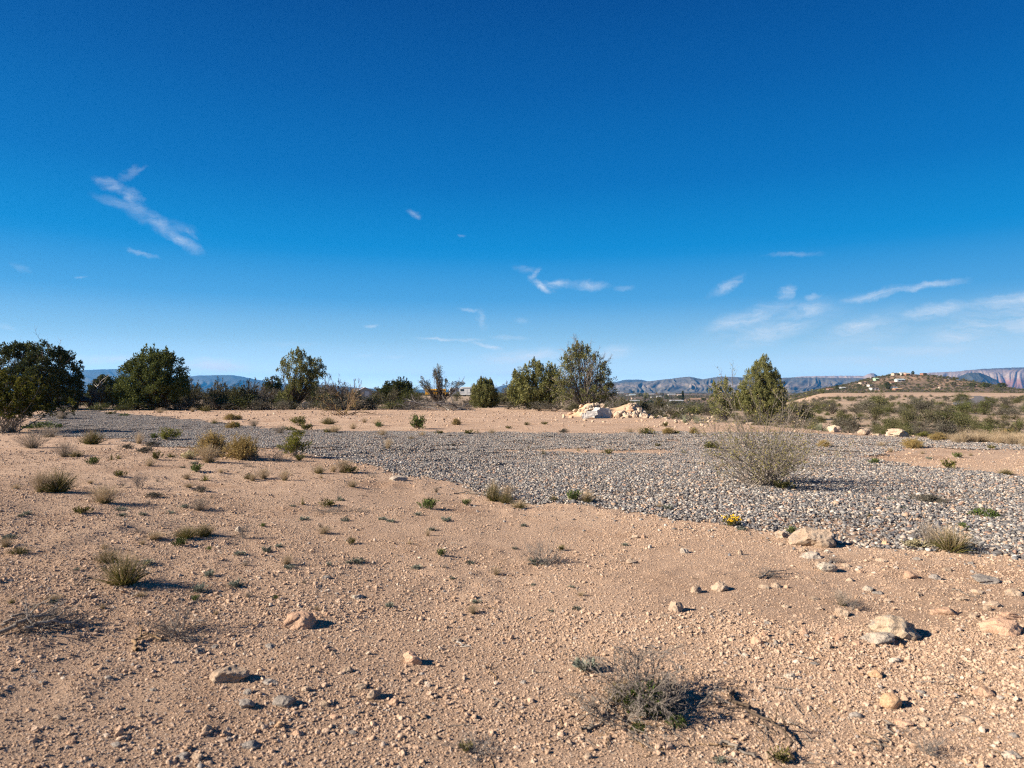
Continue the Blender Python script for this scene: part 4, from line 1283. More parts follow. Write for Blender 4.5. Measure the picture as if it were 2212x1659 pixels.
for p in PL:
    kind, x, y, w, h = p[:5]
    v = None
    if kind == 'green' and h < 9:
        v = 0
    plant(kind, x, y, w, h, p[5] if len(p) > 5 else None, v=v)

# ================================================================== LARGER SHRUBS, DEAD WOOD
def lying(name, label, pts, r, mat='deadwood', twigs=6, lift=.0, cat='branch', group='fallen branches', seed=1, tl=.22):
    """A branch lying on the ground through places of the photograph, with side twigs."""
    rng = np.random.default_rng(seed)
    W_ = np.array([G(*p) for p in pts])
    t0 = np.linspace(0, 1, len(W_))
    t = np.linspace(0, 1, 14)
    P = np.stack([np.interp(t, t0, W_[:, i]) for i in range(3)], 1)
    P += rng.normal(0, .012, P.shape) * np.array([1, 1, 0])
    P[:, 2] = H(P[:, 0], P[:, 1]) + r * .9 + lift * np.sin(np.pi * t) + np.abs(rng.normal(0, .006, 14))
    c0 = P[0].copy()
    P -= c0
    L = np.array([np.linalg.norm(np.diff(P, axis=0), axis=1).sum()])
    mb = MB().add(*tubes(P[None], taper(L, 14, np.array([r]), .4), 6))
    if twigs:
        c, Lc, _ = branch(rng, P[None], L, twigs, .1, .98, .8, tl, 5, .2, .02)
        c[..., 2] = np.maximum(c[..., 2], P[:, 2].min() + r * .3)
        mb.add(*tubes(c, taper(Lc, 5, np.full(len(c), r * .42)), 4))
        e, Le, _ = branch(rng, c, Lc, 3, .3, 1, .7, .5, 4, .2, .02)
        e[..., 2] = np.maximum(e[..., 2], P[:, 2].min())
        mb.add(*tubes(e, taper(Le, 4, np.full(len(e), r * .2)), 3))
    o = obj(name, mb.mesh(name, [mat], True), None, tuple(c0))
    if label:
        tag(o, label, cat, group)
    return o


def add_proto(kind, name, cat, group, desc, makers):
    NAMES[kind], CATS[kind], GROUPS[kind], DESC[kind], MAKE[kind] = name, cat, group, desc, makers


def p_bigdead(seed):
    rng = np.random.default_rng(seed)
    out_s, out_t = MB(), MB()
    for (bx, by, K, L0, sp) in ((0, 0, 13, .95, (15, 70)), (-.34, -.02, 9, .75, (20, 80)), (.20, .12, 9, .8, (20, 75)), (-.1, .22, 9, .95, (5, 60)), (-.52, .10, 7, .6, (30, 85)), (.45, .02, 6, .55, (35, 85))):
        d = disc_dirs(rng, K, *sp)
        b = np.stack([bx + rng.normal(0, .03, K), by + rng.normal(0, .03, K), np.full(K, -.03)], 1)
        L = rng.uniform(.5, 1, K) * L0
        P = grow(rng, b, d, L, 9, .17, .01)
        c, Lc, _ = branch(rng, P, L, 7, .2, 1, .75, .42, 6, .22, .0)
        e, Le, _ = branch(rng, c, Lc, 5, .15, 1, .75, .5, 5, .24, .0)
        g, Lg, _ = branch(rng, e, Le, 3, .2, 1, .75, .5, 4, .24, .0)
        out_s.add(*tubes(P, taper(L, 9, rng.uniform(.006, .012, K)), 5))
        out_s.add(*tubes(c, taper(Lc, 6, np.full(len(c), .0062)), 4))
        out_t.add(*tubes(e, taper(Le, 5, np.full(len(e), .0036)), 3))
        out_t.add(*tubes(g, taper(Lg, 4, np.full(len(g), .0024)), 3))
    return [('stems', out_s.mesh('stems', ['greybark'])), ('twigs', out_t.mesh('twigs', ['dryweed']))]


add_proto('bigdead', 'dead_shrub', 'dead shrub', 'dead twiggy shrubs', 'grey dead shrub', [lambda: p_bigdead(201)])
add_proto('flatdead', 'dead_shrub', 'dead shrub', 'dead twiggy shrubs', 'flattened dead shrub', [lambda: p_twig(203, 26, (45, 94), (7, 6, 3), r=.014)])
add_proto('arch', 'bare_bush', 'bush', 'bare bushes', 'bare brown bush', [lambda: p_twig(205, 16, (20, 82), (4, 3, 2), 'brownwood', .016, 'golden')])
plant('bigdead', 1420, 1572, 325, 114, 'sprawling grey dead shrub in the foreground, tangled bare stems over green weeds', v=0).rotation_euler[2] = .3
for (x, y, w, h, l) in [(1346, 1528, 74, 42, 'small grassy green weed at the left edge of the sprawling dead shrub'), (1400, 1548, 92, 50, 'bright leafy weed growing inside the sprawling dead shrub'), (1432, 1514, 64, 38, 'leafy weed at the back of the sprawling dead shrub'),
                        (1462, 1568, 40, 20, 'small leafy weed under the right stems of the sprawling dead shrub'), (1380, 1580, 30, 16, 'tiny weed at the foot of the sprawling dead shrub')]:
    plant('green' if 'grassy' in l else 'mat', x, y, w, h, l, v=2 if 'grassy' in l else 0)
lying('fallen_branch', 'dark bent branch lying right of the sprawling dead shrub', [(1570, 1500), (1605, 1545), (1650, 1580), (1700, 1600), (1728, 1650)], .009, 'bark', 8, .03, seed=3)
lying('fallen_branch', 'thin curved twig on sand below the rounded ochre stone', [(1918, 1565), (1915, 1600), (1890, 1630)], .005, 'greybark', 2, seed=4)
lying('fallen_branch', 'short dark stick left of the sprawling dead shrub', [(1262, 1585), (1290, 1578), (1322, 1560)], .007, 'greybark', 3, seed=5)
lying('fallen_branch', 'curved broken stick on sand left of the half-buried slab', [(286, 1412), (290, 1396), (318, 1384), (350, 1388)], .011, 'brownwood', 2, .01, seed=6)
for i, (pts, l) in enumerate([([(0, 1378), (60, 1366), (110, 1352), (160, 1358)], 'longest grey branch lying at the left edge of the foreground'), ([(50, 1372), (110, 1370), (190, 1362)], 'pale branch lying across the fallen branches at left'),
                              ([(0, 1362), (50, 1350), (85, 1340)], 'short dark branch behind the other fallen ones at the left edge')]):
    lying('fallen_branch', l, pts, .012 - .002 * i, 'deadwood', 9, .05, seed=10 + i, tl=.4)
plant('flatdead', 70, 1368, 170, 40, 'mass of dead brush lying at the left edge of the foreground', v=0)
plant('flatdead', 375, 1386, 132, 62, 'low dead shrub beside a curved stick', v=0)
lying('fallen_branch', 'dark twig with forks on sand above the wide tan rock', [(1640, 1252), (1665, 1240), (1700, 1238)], .008, 'greybark', 5, .01, seed=21, tl=.4)
lying('fallen_branch', 'broken stick at the bottom edge right of centre', [(1560, 1620), (1600, 1632), (1630, 1650)], .008, 'greybark', 3, seed=22)
lying('fallen_branch', 'thin stick on the sand near the right edge by the ledge', [(2060, 1275), (2090, 1290), (2120, 1296)], .004, 'greybark', 3, seed=23)
lying('fallen_branch', 'pale straight twig behind the lone pale rock', [(985, 1390), (1012, 1402)], .003, 'palewood', 0, seed=24)
lying('fallen_branch', 'grey twigs lying under the wispy leafless shrub', [(1140, 1222), (1180, 1219), (1215, 1216)], .006, 'deadwood', 8, .01, seed=25, tl=.35)
lying('fallen_branch', 'dark sticks at the tip of the gravel edge', [(985, 1068), (1010, 1066), (1040, 1072)], .010, 'greybark', 7, .01, seed=26, tl=.4)

# the tall airy shrub ---------------------------------------------------------------------
def airy_shrub(xd, yd):
    rng = np.random.default_rng(77)
    x, y, z = G(xd, yd)
    t = thing('airy_shrub', 'tall airy olive shrub fanning out of the gravel in front of the juniper', 'shrub', (x, y + .1, z))
    K = 78
    th, ph = np.radians(np.sort(4 + 62 * np.sqrt(rng.uniform(0, 1, K)))), rng.uniform(0, 6.283, K)
    d = np.stack([np.sin(th) * np.cos(ph) - .08, np.sin(th) * np.sin(ph), np.cos(th)], 1)
    b = np.stack([rng.normal(0, .13, K), rng.normal(0, .10, K), np.full(K, -.05)], 1)
    L = rng.uniform(.85, 1.5, K)
    L[:30] *= rng.uniform(1.05, 1.42, 30)
    P = grow(rng, b, d, L, 9, .075, .0)
    c, Lc, _ = branch(rng, P, L, 9, .25, .98, .55, .28, 5, .14, .02)
    e, Le, _ = branch(rng, c, Lc, 4, .2, 1, .7, .5, 4, .18, .02)
    obj('stems', MB().add(*tubes(P, taper(L, 9, rng.uniform(.005, .0095, K), .3), 5)).mesh('stems', ['greybark'], True), t)
    obj('twigs', MB().add(*tubes(c, taper(Lc, 5, np.full(len(c), .0030)), 3)).add(*tubes(e, taper(Le, 4, np.full(len(e), .0016)), 3)).mesh('twigs', ['greybark']), t)
    ts = rng.uniform(.1, 1, (len(e), 5))
    lp = (e[:, 0:1] * (1 - ts[..., None]) + e[:, -1:] * ts[..., None]).reshape(-1, 3)
    ld = np.repeat(e[:, -1] - e[:, 0], 5, 0)
    keep = rng.uniform(0, 1, len(lp)) < np.clip(.30 + lp[:, 2] * .30, 0, .7)
    obj('foliage', MB().add(*leaves(rng, lp[keep], ld[keep], .021, .5, .8)).mesh('foliage', ['airy']), t)


airy_shrub(1655, 1050)
plant('green', 1692, 1058, 34, 16, 'small green weed at the foot of the tall airy shrub', v=0)

# ================================================================== TREES
def tree(name, label, xd, yd, lobes, leaf, bark='bark', dens=1.0, clump=.34, spray=.15, per=120, trunk=.13, up=.5, stretch=1.35, Z=None, seed=1, cat='tree', group='trees round the lot', bare=0, shell=.45, tips=0, aspect=.45):
    """lobes: (x, y, rx, ry) in the photograph at the tree's own distance; depth as width."""
    rng = np.random.default_rng(seed)
    if Z is None:
        x0, y0, z0 = G(xd, yd)
    else:
        x0, y0 = (xd - CX) / FPX * Z, Z
        z0 = float(H(x0, y0))
    m = mpp(y0)
    t = thing(name, label, cat, (x0, y0, z0), 0, group)
    foot = EYE + (HOR - yd) / FPX * y0 - z0
    C, W_ = [], []
    for (lx, ly, rx, ry) in lobes:
        vol = rx * ry * m * m
        n = max(3, int(dens * 9 * vol / clump ** 1.2))
        d = nrm(rng.normal(size=(n, 3)))
        r_ = (shell + (1 - shell) * rng.uniform(0, 1, n) ** .6)[:, None]
        c = d * r_ * np.array([rx * m, (rx + ry) / 2 * m, ry * m]) + np.array([(lx - xd) * m, 0, (yd - ly) * m + foot])
        C.append(c)
        W_.append(d)
    C, W_ = np.concatenate(C), np.concatenate(W_)
    ok = C[:, 2] > .12
    C, W_ = C[ok], W_[ok]
    # limbs: trunk to clumps
    n = len(C)
    org = np.zeros((n, 3)) + rng.normal(0, trunk * .5, (n, 3)) * np.array([1, 1, 0])
    mid = C * np.array([.42, .42, .48]) + rng.normal(0, .10, (n, 3)) * C[:, 2:3]
    s = np.linspace(0, 1, 6)[None, :, None]
    P = org[:, None] * (1 - s) ** 2 + 2 * mid[:, None] * s * (1 - s) + C[:, None] * s ** 2
    P[:, 1:-1] += rng.normal(0, .05, (n, 4, 3))
    sel = rng.permutation(n)[:max(12, min(n, 130))]
    rad = taper(None, 6, rng.uniform(.18, .36, len(sel)) * trunk, .16)
    mb = MB().add(*tubes(P[sel], rad, 4))
    Pt = np.stack([np.zeros(5) + rng.normal(0, .02, 5), np.zeros(5), np.linspace(-.15, max(C[:, 2].max() * .45, .5), 5)], 1)[None]
    mb.add(*tubes(Pt, taper(None, 5, np.array([trunk]), .45), 7))
    obj('trunk', mb.mesh('trunk', [bark], True), t)
    # foliage
    k = rng.poisson(per, n)
    ci = np.repeat(np.arange(n), k)
    off = nrm(rng.normal(size=(len(ci), 3))) * (rng.uniform(0, 1, len(ci)) ** .45)[:, None] * (clump * rng.uniform(.6, 1.25, n))[ci][:, None] * np.array([1, 1, stretch])
    p = C[ci] + off
    d = nrm(off + 1e-6) * .6 + W_[ci] * .35 + np.array([0, 0, up])
    mb = MB().add(*leaves(rng, p, d, spray, aspect, .45))
    if tips:                                   # spires that break the outline
        top = C[np.argsort(-W_[:, 2] * 1.2 - C[:, 2] * .15)[:tips]]
        kk = 34
        h = rng.uniform(0, 1, (tips, kk))
        q = top[:, None] + np.stack([rng.normal(0, .07, (tips, kk)) * (1.1 - h), rng.normal(0, .07, (tips, kk)) * (1.1 - h), h * clump * 2.1], -1)
        mb.add(*leaves(rng, q.reshape(-1, 3), np.tile([[0, 0, 1.]], (tips * kk, 1)), spray, aspect, .4))
    obj('crown', mb.mesh('crown', [leaf]), t)
    if bare:
        c2, L2, _ = branch(rng, P[sel], np.linalg.norm(P[sel][:, -1] - P[sel][:, 0], axis=1) * .4, bare, .5, 1, .5, .9, 5, .12, .04)
        e2, L3, _ = branch(rng, c2, L2, 4, .3, 1, .6, .5, 4, .15, .03)
        obj('bare_twigs', MB().add(*tubes(c2, taper(L2, 5, np.full(len(c2), .016)), 3)).add(*tubes(e2, taper(L3, 4, np.full(len(e2), .010)), 3)).mesh('bare_twigs', ['greybark']), t)
    return t


tree('juniper_tree', 'largest dark juniper at the left edge with a broad dome of see-through branches', 78, 886, [(18, 790, 56, 46), (36, 762, 28, 18), (92, 778, 52, 38), (108, 800, 62, 48), (60, 832, 105, 40), (132, 838, 42, 36), (100, 860, 70, 22)], 'juniperdark', 'greybark', .62, .30, .17, 95, .22, .35, 1.0, seed=1, bare=3, shell=.62)
tree('juniper_tree', 'rounded dark green juniper, second tree from the left', 335, 886, [(332, 792, 50, 34), (300, 812, 40, 34), (362, 806, 44, 40), (325, 838, 76, 34), (300, 858, 50, 22), (372, 842, 38, 28), (342, 768, 20, 11)], 'juniper', 'bark', .78, .32, .17, 88, .18, .5, 1.2, seed=2, shell=.5, tips=34)
tree('juniper_tree', 'airy upright juniper with ragged separate sprays, left of centre', 632, 884, [(640, 798, 26, 40), (644, 766, 13, 12), (668, 800, 22, 26), (690, 798, 12, 26), (655, 838, 34, 26), (624, 858, 22, 24), (610, 792, 11, 16), (664, 776, 9, 9), (636, 868, 14, 16), (676, 822, 18, 20)], 'juniperwarm', 'bark', .55, .20, .13, 62, .14, .8, 1.5, seed=3, shell=.3, tips=36)
tree('juniper_tree', 'compact dome-shaped juniper standing alone in the middle', 1047, 881, [(1047, 852, 26, 26), (1043, 834, 13, 15), (1055, 838, 11, 15), (1048, 866, 32, 14), (1031, 850, 14, 20), (1062, 854, 13, 20), (1034, 868, 18, 12), (1064, 870, 14, 11)], 'juniperwarm', 'bark', 1.25, .18, .11, 76, .12, 1.0, 1.8, seed=4, shell=.5, tips=60)
tree('juniper_tree', 'olive juniper left of the taller twiggy tree', 1150, 884, [(1138, 815, 22, 26), (1114, 826, 13, 24), (1170, 812, 22, 28), (1150, 846, 52, 32), (1128, 866, 34, 18), (1190, 838, 24, 30), (1156, 796, 10, 12), (1196, 812, 14, 20), (1180, 866, 34, 18), (1112, 850, 14, 24)], 'juniperwarm', 'bark', .75, .25, .15, 66, .13, .9, 1.7, seed=5, shell=.35, tips=40)
tree('juniper_tree', 'tallest juniper behind the rubble with a thin crown and grey bare twigs', 1264, 888, [(1258, 784, 34, 40), (1256, 756, 18, 18), (1228, 804, 28, 38), (1290, 800, 30, 34), (1266, 845, 64, 30), (1308, 822, 22, 30), (1236, 778, 20, 24), (1216, 850, 30, 26), (1318, 846, 14, 24), (1214, 826, 16, 24)], 'juniperwarm', 'greybark', .50, .19, .125, 40, .17, .7, 1.2, seed=6, bare=6, shell=.3, tips=30)
tree('juniper_tree', 'upright green juniper behind the tall airy shrub', 1648, 912, [(1648, 806, 20, 30), (1652, 784, 9, 16), (1664, 812, 16, 26), (1674, 840, 20, 36), (1624, 828, 19, 32), (1640, 868, 50, 34), (1672, 878, 26, 28), (1602, 858, 14, 30), (1688, 858, 10, 26), (1636, 796, 7, 14), (1655, 832, 22, 30)], 'juniperwarm', 'bark', 1.6, .14, .075, 62, .10, 1.2, 1.45, seed=7, shell=.5, tips=110)
tree('juniper_tree', 'shorter thin juniper left of the upright green one', 1566, 910, [(1564, 836, 12, 22), (1548, 858, 18, 24), (1574, 862, 20, 30), (1556, 884, 26, 20), (1540, 842, 8, 14)], 'juniperwarm', 'greybark', .6, .2, .11, 60, .07, .9, 1.5, seed=8, shell=.3, tips=16)
tree('juniper_tree', 'dark juniper half hidden between the two left trees', 228, 883, [(228, 832, 30, 20), (215, 850, 30, 22), (246, 848, 22, 26)], 'juniperdark', 'bark', .9, .32, .17, 110, .12, .5, 1.0, seed=9, Z=70)
tree('juniper_tree', 'small round juniper far behind the airy upright one', 590, 862, [(590, 828, 19, 13), (588, 840, 21, 12)], 'juniperdark', 'bark', .8, .5, .26, 90, .15, .4, 1.0, seed=10, Z=105)
tree('juniper_tree', 'broad dark juniper right of the pale shed', 858, 876, [(866, 842, 27, 18), (842, 848, 20, 15), (880, 848, 14, 14)], 'juniperdark', 'bark', 1.0, .36, .19, 130, .14, .5, 1.1, seed=11, Z=82, tips=14)
tree('mesquite_tree', 'thin grey tree with leaning trunks in front of the school bus', 950, 878, [(945, 800, 9, 13), (942, 814, 9, 14), (922, 834, 13, 14), (912, 826, 6, 10), (950, 828, 9, 11), (984, 830, 13, 8), (966, 828, 8, 8), (1000, 828, 7, 5)], 'mesquite', 'bark', .75, .15, .12, 22, .13, .8, 1.6, seed=12, shell=.2, bare=1)


def creosote_tree():
    """The big yellow-green bush reaching in at the left edge."""
    rng = np.random.default_rng(15)
    x0, y0 = flat(12, 934)
    z0 = float(H(x0, y0))
    t = thing('creosote_bush', 'big dark yellow-green bush with pale stems reaching in from the left edge', 'bush', (x0, y0, z0))
    K = 52
    d = disc_dirs(rng, K, 8, 72)
    b = rng.normal(0, .16, (K, 3)) * np.array([1, 1, 0]) + (0, 0, -.05)
    L = rng.uniform(1.5, 2.35, K)
    P = grow(rng, b, d, L, 8, .11, .02)
    c, Lc, _ = branch(rng, P, L, 9, .35, 1, .6, .34, 5, .14, .03)
    e, Le, _ = branch(rng, c, Lc, 5, .2, 1, .6, .45, 4, .16, .03)
    obj('stems', MB().add(*tubes(P, taper(L, 8, rng.uniform(.012, .022, K)), 5)).add(*tubes(c, taper(Lc, 5, np.full(len(c), .007)), 3)).mesh('stems', ['deadwood']), t)
    ts = rng.uniform(.1, 1, (len(e), 11))
    lp = (e[:, 0:1] * (1 - ts[..., None]) + e[:, -1:] * ts[..., None]).reshape(-1, 3)
    ld = np.repeat(e[:, -1] - e[:, 0], 11, 0)
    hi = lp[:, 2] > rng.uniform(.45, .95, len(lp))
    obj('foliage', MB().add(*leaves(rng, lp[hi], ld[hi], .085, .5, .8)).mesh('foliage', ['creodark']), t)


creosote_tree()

# ------------------------------------------------------------------ belt of brush and mesquite behind the lot
def p_mesq(seed, K=16, leafm='mesquite', per=8, ls=.05):
    rng = np.random.default_rng(seed)
    d = disc_dirs(rng, K, 5, 62)
    b = np.stack([rng.normal(0, .08, K), rng.normal(0, .08, K), np.full(K, -.05)], 1)
    L = rng.uniform(.6, 1.05, K)
    P = grow(rng, b, d, L, 7, .16, .03)
    c, Lc, _ = branch(rng, P, L, per, .3, 1, .6, .36, 5, .18, .04)
    e, Le, _ = branch(rng, c, Lc, 6, .2, 1, .6, .5, 4, .18, .03)
    ts = rng.uniform(.1, 1, (len(e), 4))
    lp = (e[:, 0:1] * (1 - ts[..., None]) + e[:, -1:] * ts[..., None]).reshape(-1, 3)
    return [part_mesh('stems', [tubes(P, taper(L, 7, rng.uniform(.008, .018, K)), 4), tubes(c, taper(Lc, 5, np.full(len(c), .006)))], 'bark'),
            part_mesh('foliage', [ribbons(e, np.ones((len(e), 1)) * np.array([[.006, .005, .004, .002]]), rng), leaves(rng, lp, np.repeat(e[:, -1] - e[:, 0], 4, 0), ls, .4, .7)], leafm)]


def p_scrub(seed, leafm, K=30, n=1500, ls=.05):
    n = int(n * 2.2)
    """Dense low desert bush: clumps of small leaves over dark stems."""
    rng = np.random.default_rng(seed)
    d = disc_dirs(rng, K, 0, 86)
    c = d * rng.uniform(.45, .9, K)[:, None] * np.array([.72, .72, .85]) * (1 + .25 * rng.normal(size=(K, 1)))
    c[:, 2] = np.abs(c[:, 2]) + .06
    ci = rng.integers(0, K, n)
    off = nrm(rng.normal(size=(n, 3))) * (rng.uniform(0, 1, n) ** .5)[:, None] * .24
    p = c[ci] + off
    p[:, 2] = np.abs(p[:, 2])
    mb = MB().add(*leaves(rng, p, off + d[ci] * .2 + (0, 0, .14), ls, .5, .5))
    s = np.linspace(0, 1, 4)[None, :, None]
    P = c[:, None] * s * np.array([1, 1, 1]) + rng.normal(0, .02, (K, 4, 3))
    return [('stems', MB().add(*tubes(P, taper(None, 4, np.full(K, .014)))).mesh('stems', ['bark'])), ('foliage', mb.mesh('foliage', [leafm]))]


add_proto('mesq', 'mesquite_bush', 'bush', 'mesquite and brush behind the lot', 'grey-brown twiggy mesquite', [lambda: p_mesq(301), lambda: p_mesq(302, 12), lambda: p_mesq(303, 20, per=7), lambda: p_mesq(304, 14, 'dryweed', 7, .03)])
add_proto('scrubA', 'desert_shrub', 'shrub', 'olive desert shrubs', 'olive desert shrub', [lambda: p_scrub(311, 'scrubA'), lambda: p_scrub(312, 'scrubA', 20, 1200), lambda: p_scrub(313, 'scrubA', 40, 1700), lambda: p_mesq(314, 18, 'scrubA', 8, .04)])
add_proto('scrubB', 'desert_shrub', 'shrub', 'grey desert shrubs', 'grey desert shrub', [lambda: p_scrub(321, 'scrubB'), lambda: p_scrub(322, 'scrubB', 18, 1000), lambda: p_mesq(323, 22, 'scrubB', 8, .035), lambda: p_mesq(324, 18, 'scrubB', 7, .035)])
add_proto('scrubC', 'desert_shrub', 'shrub', 'green desert shrubs', 'dark green desert shrub', [lambda: p_scrub(331, 'scrubC'), lambda: p_scrub(332, 'scrubC', 24, 1600), lambda: p_scrub(333, 'scrubC', 36, 1800)])

LM += [(335, 840, 'rounded dark juniper'), (640, 820, 'airy upright juniper'), (1047, 850, 'dome-shaped juniper'), (1150, 845, 'olive juniper'), (1264, 810, 'tallest juniper'), (787, 845, 'pale shed'), (945, 846, 'school bus'), (78, 810, 'largest left juniper'),
       (1961, 905, 'pale green mesquite'), (2110, 866, 'dirt road'), (1500, 866, 'long orange roof'), (2080, 858, 'dark shrub by the road'), (2140, 930, 'yellow-green edge shrubs'), (1385, 880, 'brown-green bush behind the rubble'), (1870, 935, 'middle cream boulder'), (1510, 880, 'bare orange bank')]
BELT = [('mesq', 195, 885, 52, 62), ('mesq', 250, 885, 44, 50), ('mesq', 408, 884, 34, 66), ('mesq', 452, 884, 66, 60), ('mesq', 484, 883, 44, 56), ('scrubA', 505, 884, 56, 48), ('mesq', 545, 884, 44, 62), ('mesq', 578, 884, 56, 46), ('scrubB', 400, 886, 84, 22), ('scrubB', 480, 886, 110, 22),
        ('scrubB', 560, 886, 70, 22), ('scrubC', 290, 886, 60, 22), ('mesq', 690, 882, 52, 44), ('mesq', 724, 880, 52, 70), ('mesq', 756, 881, 40, 60), ('scrubA', 768, 870, 30, 26), ('scrubB', 818, 872, 26, 30), ('mesq', 840, 883, 50, 44), ('scrubB', 770, 886, 90, 28), ('scrubB', 715, 886, 70, 24), ('scrubB', 610, 886, 44, 22),
        ('scrubA', 896, 868, 44, 22), ('scrubB', 920, 872, 40, 18), ('mesq', 890, 882, 44, 28), ('scrubB', 1086, 872, 44, 26), ('scrubB', 1098, 884, 40, 16), ('scrubB', 1165, 888, 66, 20), ('scrubB', 1202, 889, 56, 20), ('scrubA', 1240, 890, 62, 20), ('scrubB', 1010, 878, 40, 18), ('scrubA', 986, 866, 24, 20),
        ('scrubB', 330, 886, 90, 20), ('scrubC', 372, 886, 50, 22), ('scrubB', 345, 878, 110, 24), ('mesq', 310, 882, 50, 36), ('scrubB', 90, 884, 110, 26), ('mesq', 50, 884, 60, 44), ('mesq', 120, 880, 50, 36), ('scrubC', 430, 886, 36, 18), ('scrubC', 700, 884, 60, 30), ('scrubC', 800, 884, 54, 28), ('scrubA', 742, 885, 60, 26), ('scrubC', 880, 882, 50, 26), ('scrubC', 600, 884, 50, 30), ('scrubC', 520, 885, 60, 30), ('scrubC', 470, 885, 50, 32), ('scrubA', 556, 884, 44, 34), ('scrubC', 850, 885, 60, 20), ('mesq', 520, 880, 40, 50), ('scrubB', 655, 885, 44, 16), ('scrubA', 690, 860, 50, 22), ('scrubA', 540, 866, 50, 22), ('mesq', 610, 872, 40, 30), ('mesq', 160, 886, 40, 36), ('scrubC', 215, 887, 40, 16), ('scrubC', 265, 887, 30, 12), ('scrubC', 155, 886, 26, 12), ('mesq', 275, 884, 40, 44),
        ('scrubA', 1386, 896, 50, 36), ('scrubA', 1345, 890, 50, 30), ('scrubA', 1424, 890, 26, 40), ('scrubB', 1450, 896, 50, 20), ('scrubC', 1500, 896, 44, 20), ('scrubB', 1540, 898, 40, 16), ('scrubB', 1408, 897, 36, 16), ('scrubA', 1320, 888, 40, 20), ('scrubB', 1475, 892, 40, 16),
        ('scrubA', 1961, 923, 46, 40), ('mesq', 2030, 924, 64, 40), ('scrubC', 2077, 918, 40, 27), ('scrubA', 2112, 932, 42, 30), ('scrubC', 2142, 937, 38, 24), ('scrubA', 2186, 940, 54, 30), ('scrubA', 1917, 926, 46, 24), ('scrubB', 1895, 928, 34, 20), ('scrubC', 1826, 919, 34, 17), ('scrubB', 1990, 928, 44, 22),
        ('scrubC', 2080, 868, 30, 22), ('scrubA', 1772, 914, 30, 14), ('scrubC', 1745, 906, 26, 16), ('scrubB', 2060, 936, 34, 16), ('scrubB', 2165, 925, 40, 22), ('scrubC', 2205, 928, 34, 24), ('scrubA', 1850, 926, 24, 14), ('scrubA', 1590, 906, 40, 14), ('scrubB', 1705, 912, 36, 16)]
rb = random.Random(9)
for k in BELT:
    plant(k[0], *k[1:], v=rb.randrange(4))
# more brush standing farther back behind the belt
nb = 0
while nb < 105:
    x_ = rb.uniform(-70, 14)
    y_ = rb.uniform(72, 150)
    if not -.72 < x_ / y_ < .04:
        continue
    xd = CX + FPX * x_ / y_
    if 762 < xd < 812 or 898 < xd < 1042:
        continue
    w_ = rb.uniform(1.6, 3.4)
    k = rb.choice(['mesq', 'mesq', 'scrubA', 'scrubB', 'scrubC'])
    plant(k, xd, HOR + (EYE - float(H(x_, y_))) / y_ * FPX, w_ / mpp(y_), w_ * rb.uniform(.55, .95) / mpp(y_), v=rb.randrange(4), xyz=(x_, y_, 0))
    nb += 1
# shrubs of the slope beyond the boulders
TAKEN = []
ns = 0
for _ in range(9000):
    if ns >= 255:
        break
    y_ = math.sqrt(rb.uniform(24 ** 2, 118 ** 2))
    u_ = rb.uniform(.13, .84)
    x_ = u_ * y_
    e_ = float(np.interp(u_, ED_U, ED_Z))
    if y_ < e_ + 2.5:
        continue
    w_ = min(rb.lognormvariate(math.log(1.12), .36), 2.4) * (1 + .12 * (y_ > 70))
    w_ = min(w_, .033 * y_ + .15)
    if any((x_ - a) ** 2 + (y_ - b) ** 2 < (.50 * (w_ + c)) ** 2 for a, b, c in TAKEN):
        continue
    bank = float(fbm(np.array([x_ * .05]), np.array([y_ * .12]), 3, 91)[0])
    if bank > .16 and u_ > .4 and rb.random() < .8:
        continue
    if .13 < u_ < .36 and 95 < y_ < 135 and u_ > .26:
        continue
    xd = CX + FPX * u_
    zz = float(H(x_, y_))
    yd = HOR + (EYE - zz) / y_ * FPX
    if abs(xd - 2110) < 14 and 858 < yd < 884:
        continue
    TAKEN.append((x_, y_, w_))
    k = rb.choice(['scrubA', 'scrubA', 'scrubB', 'scrubB', 'scrubB', 'scrubC'])
    plant(k, xd, yd, w_ / mpp(y_), w_ * rb.uniform(.45, .8) * (.7 if u_ < .36 else 1) / mpp(y_), v=rb.randrange(4), xyz=(x_, y_, 0))
    ns += 1

# thousands of bushes too far off to count
rng = np.random.default_rng(31)
SRC = []
for k, i in (('scrubA', 0), ('scrubB', 0), ('scrubB', 1), ('scrubC', 1), ('scrubA', 2), ('scrubB', 3)):
    proto(k, i)
    SRC.append(PROTO[(k, i)][1][1])
X, Y, Z_, Sc = [], [], [], []
for (n, y0, y1, s0, s1) in ((3600, 20, 118, .15, .5), (2600, 116, 300, .6, 1.7), (13000, 300, 800, .8, 2.2), (36000, 750, 2200, 1.2, 3.4), (9000, 2200, 4500, 2.5, 5.5)):
    y = np.sqrt(rng.uniform(y0 * y0, y1 * y1, n))
    x = rng.uniform(-.86, .88, n) * y
    u = x / y
    keep = rng.uniform(0, 1, n) < np.clip((.62 if y0 < 800 else .8) + 1.2 * fbm(x * .02, y * .02, 3, 55), .12, 1)
    keep &= ~((np.abs(y - 360) < 84) & (u > .38) & (rng.uniform(0, 1, n) < .975))
    keep &= ~((u > .26) & (u < .36) & (y < 140))
    keep &= (y > np.interp(u, ED_U, ED_Z) + (40 if y1 > 120 else 1.2)) & ((y1 > 120) | (u > .12)) & ~((u > -.24) & (u < -.03) & (y < 290))
    road_x = 1.006 / 1.467 * y
    keep &= ~((np.abs(u - .684) < .014) & (y < 330))
    X.append(x[keep]), Y.append(y[keep]), Sc.append(rng.uniform(s0, s1, keep.sum()))
x, y = rng.uniform(330, 760, 8000), rng.uniform(690, 1080, 8000)      # the hill is thick with it
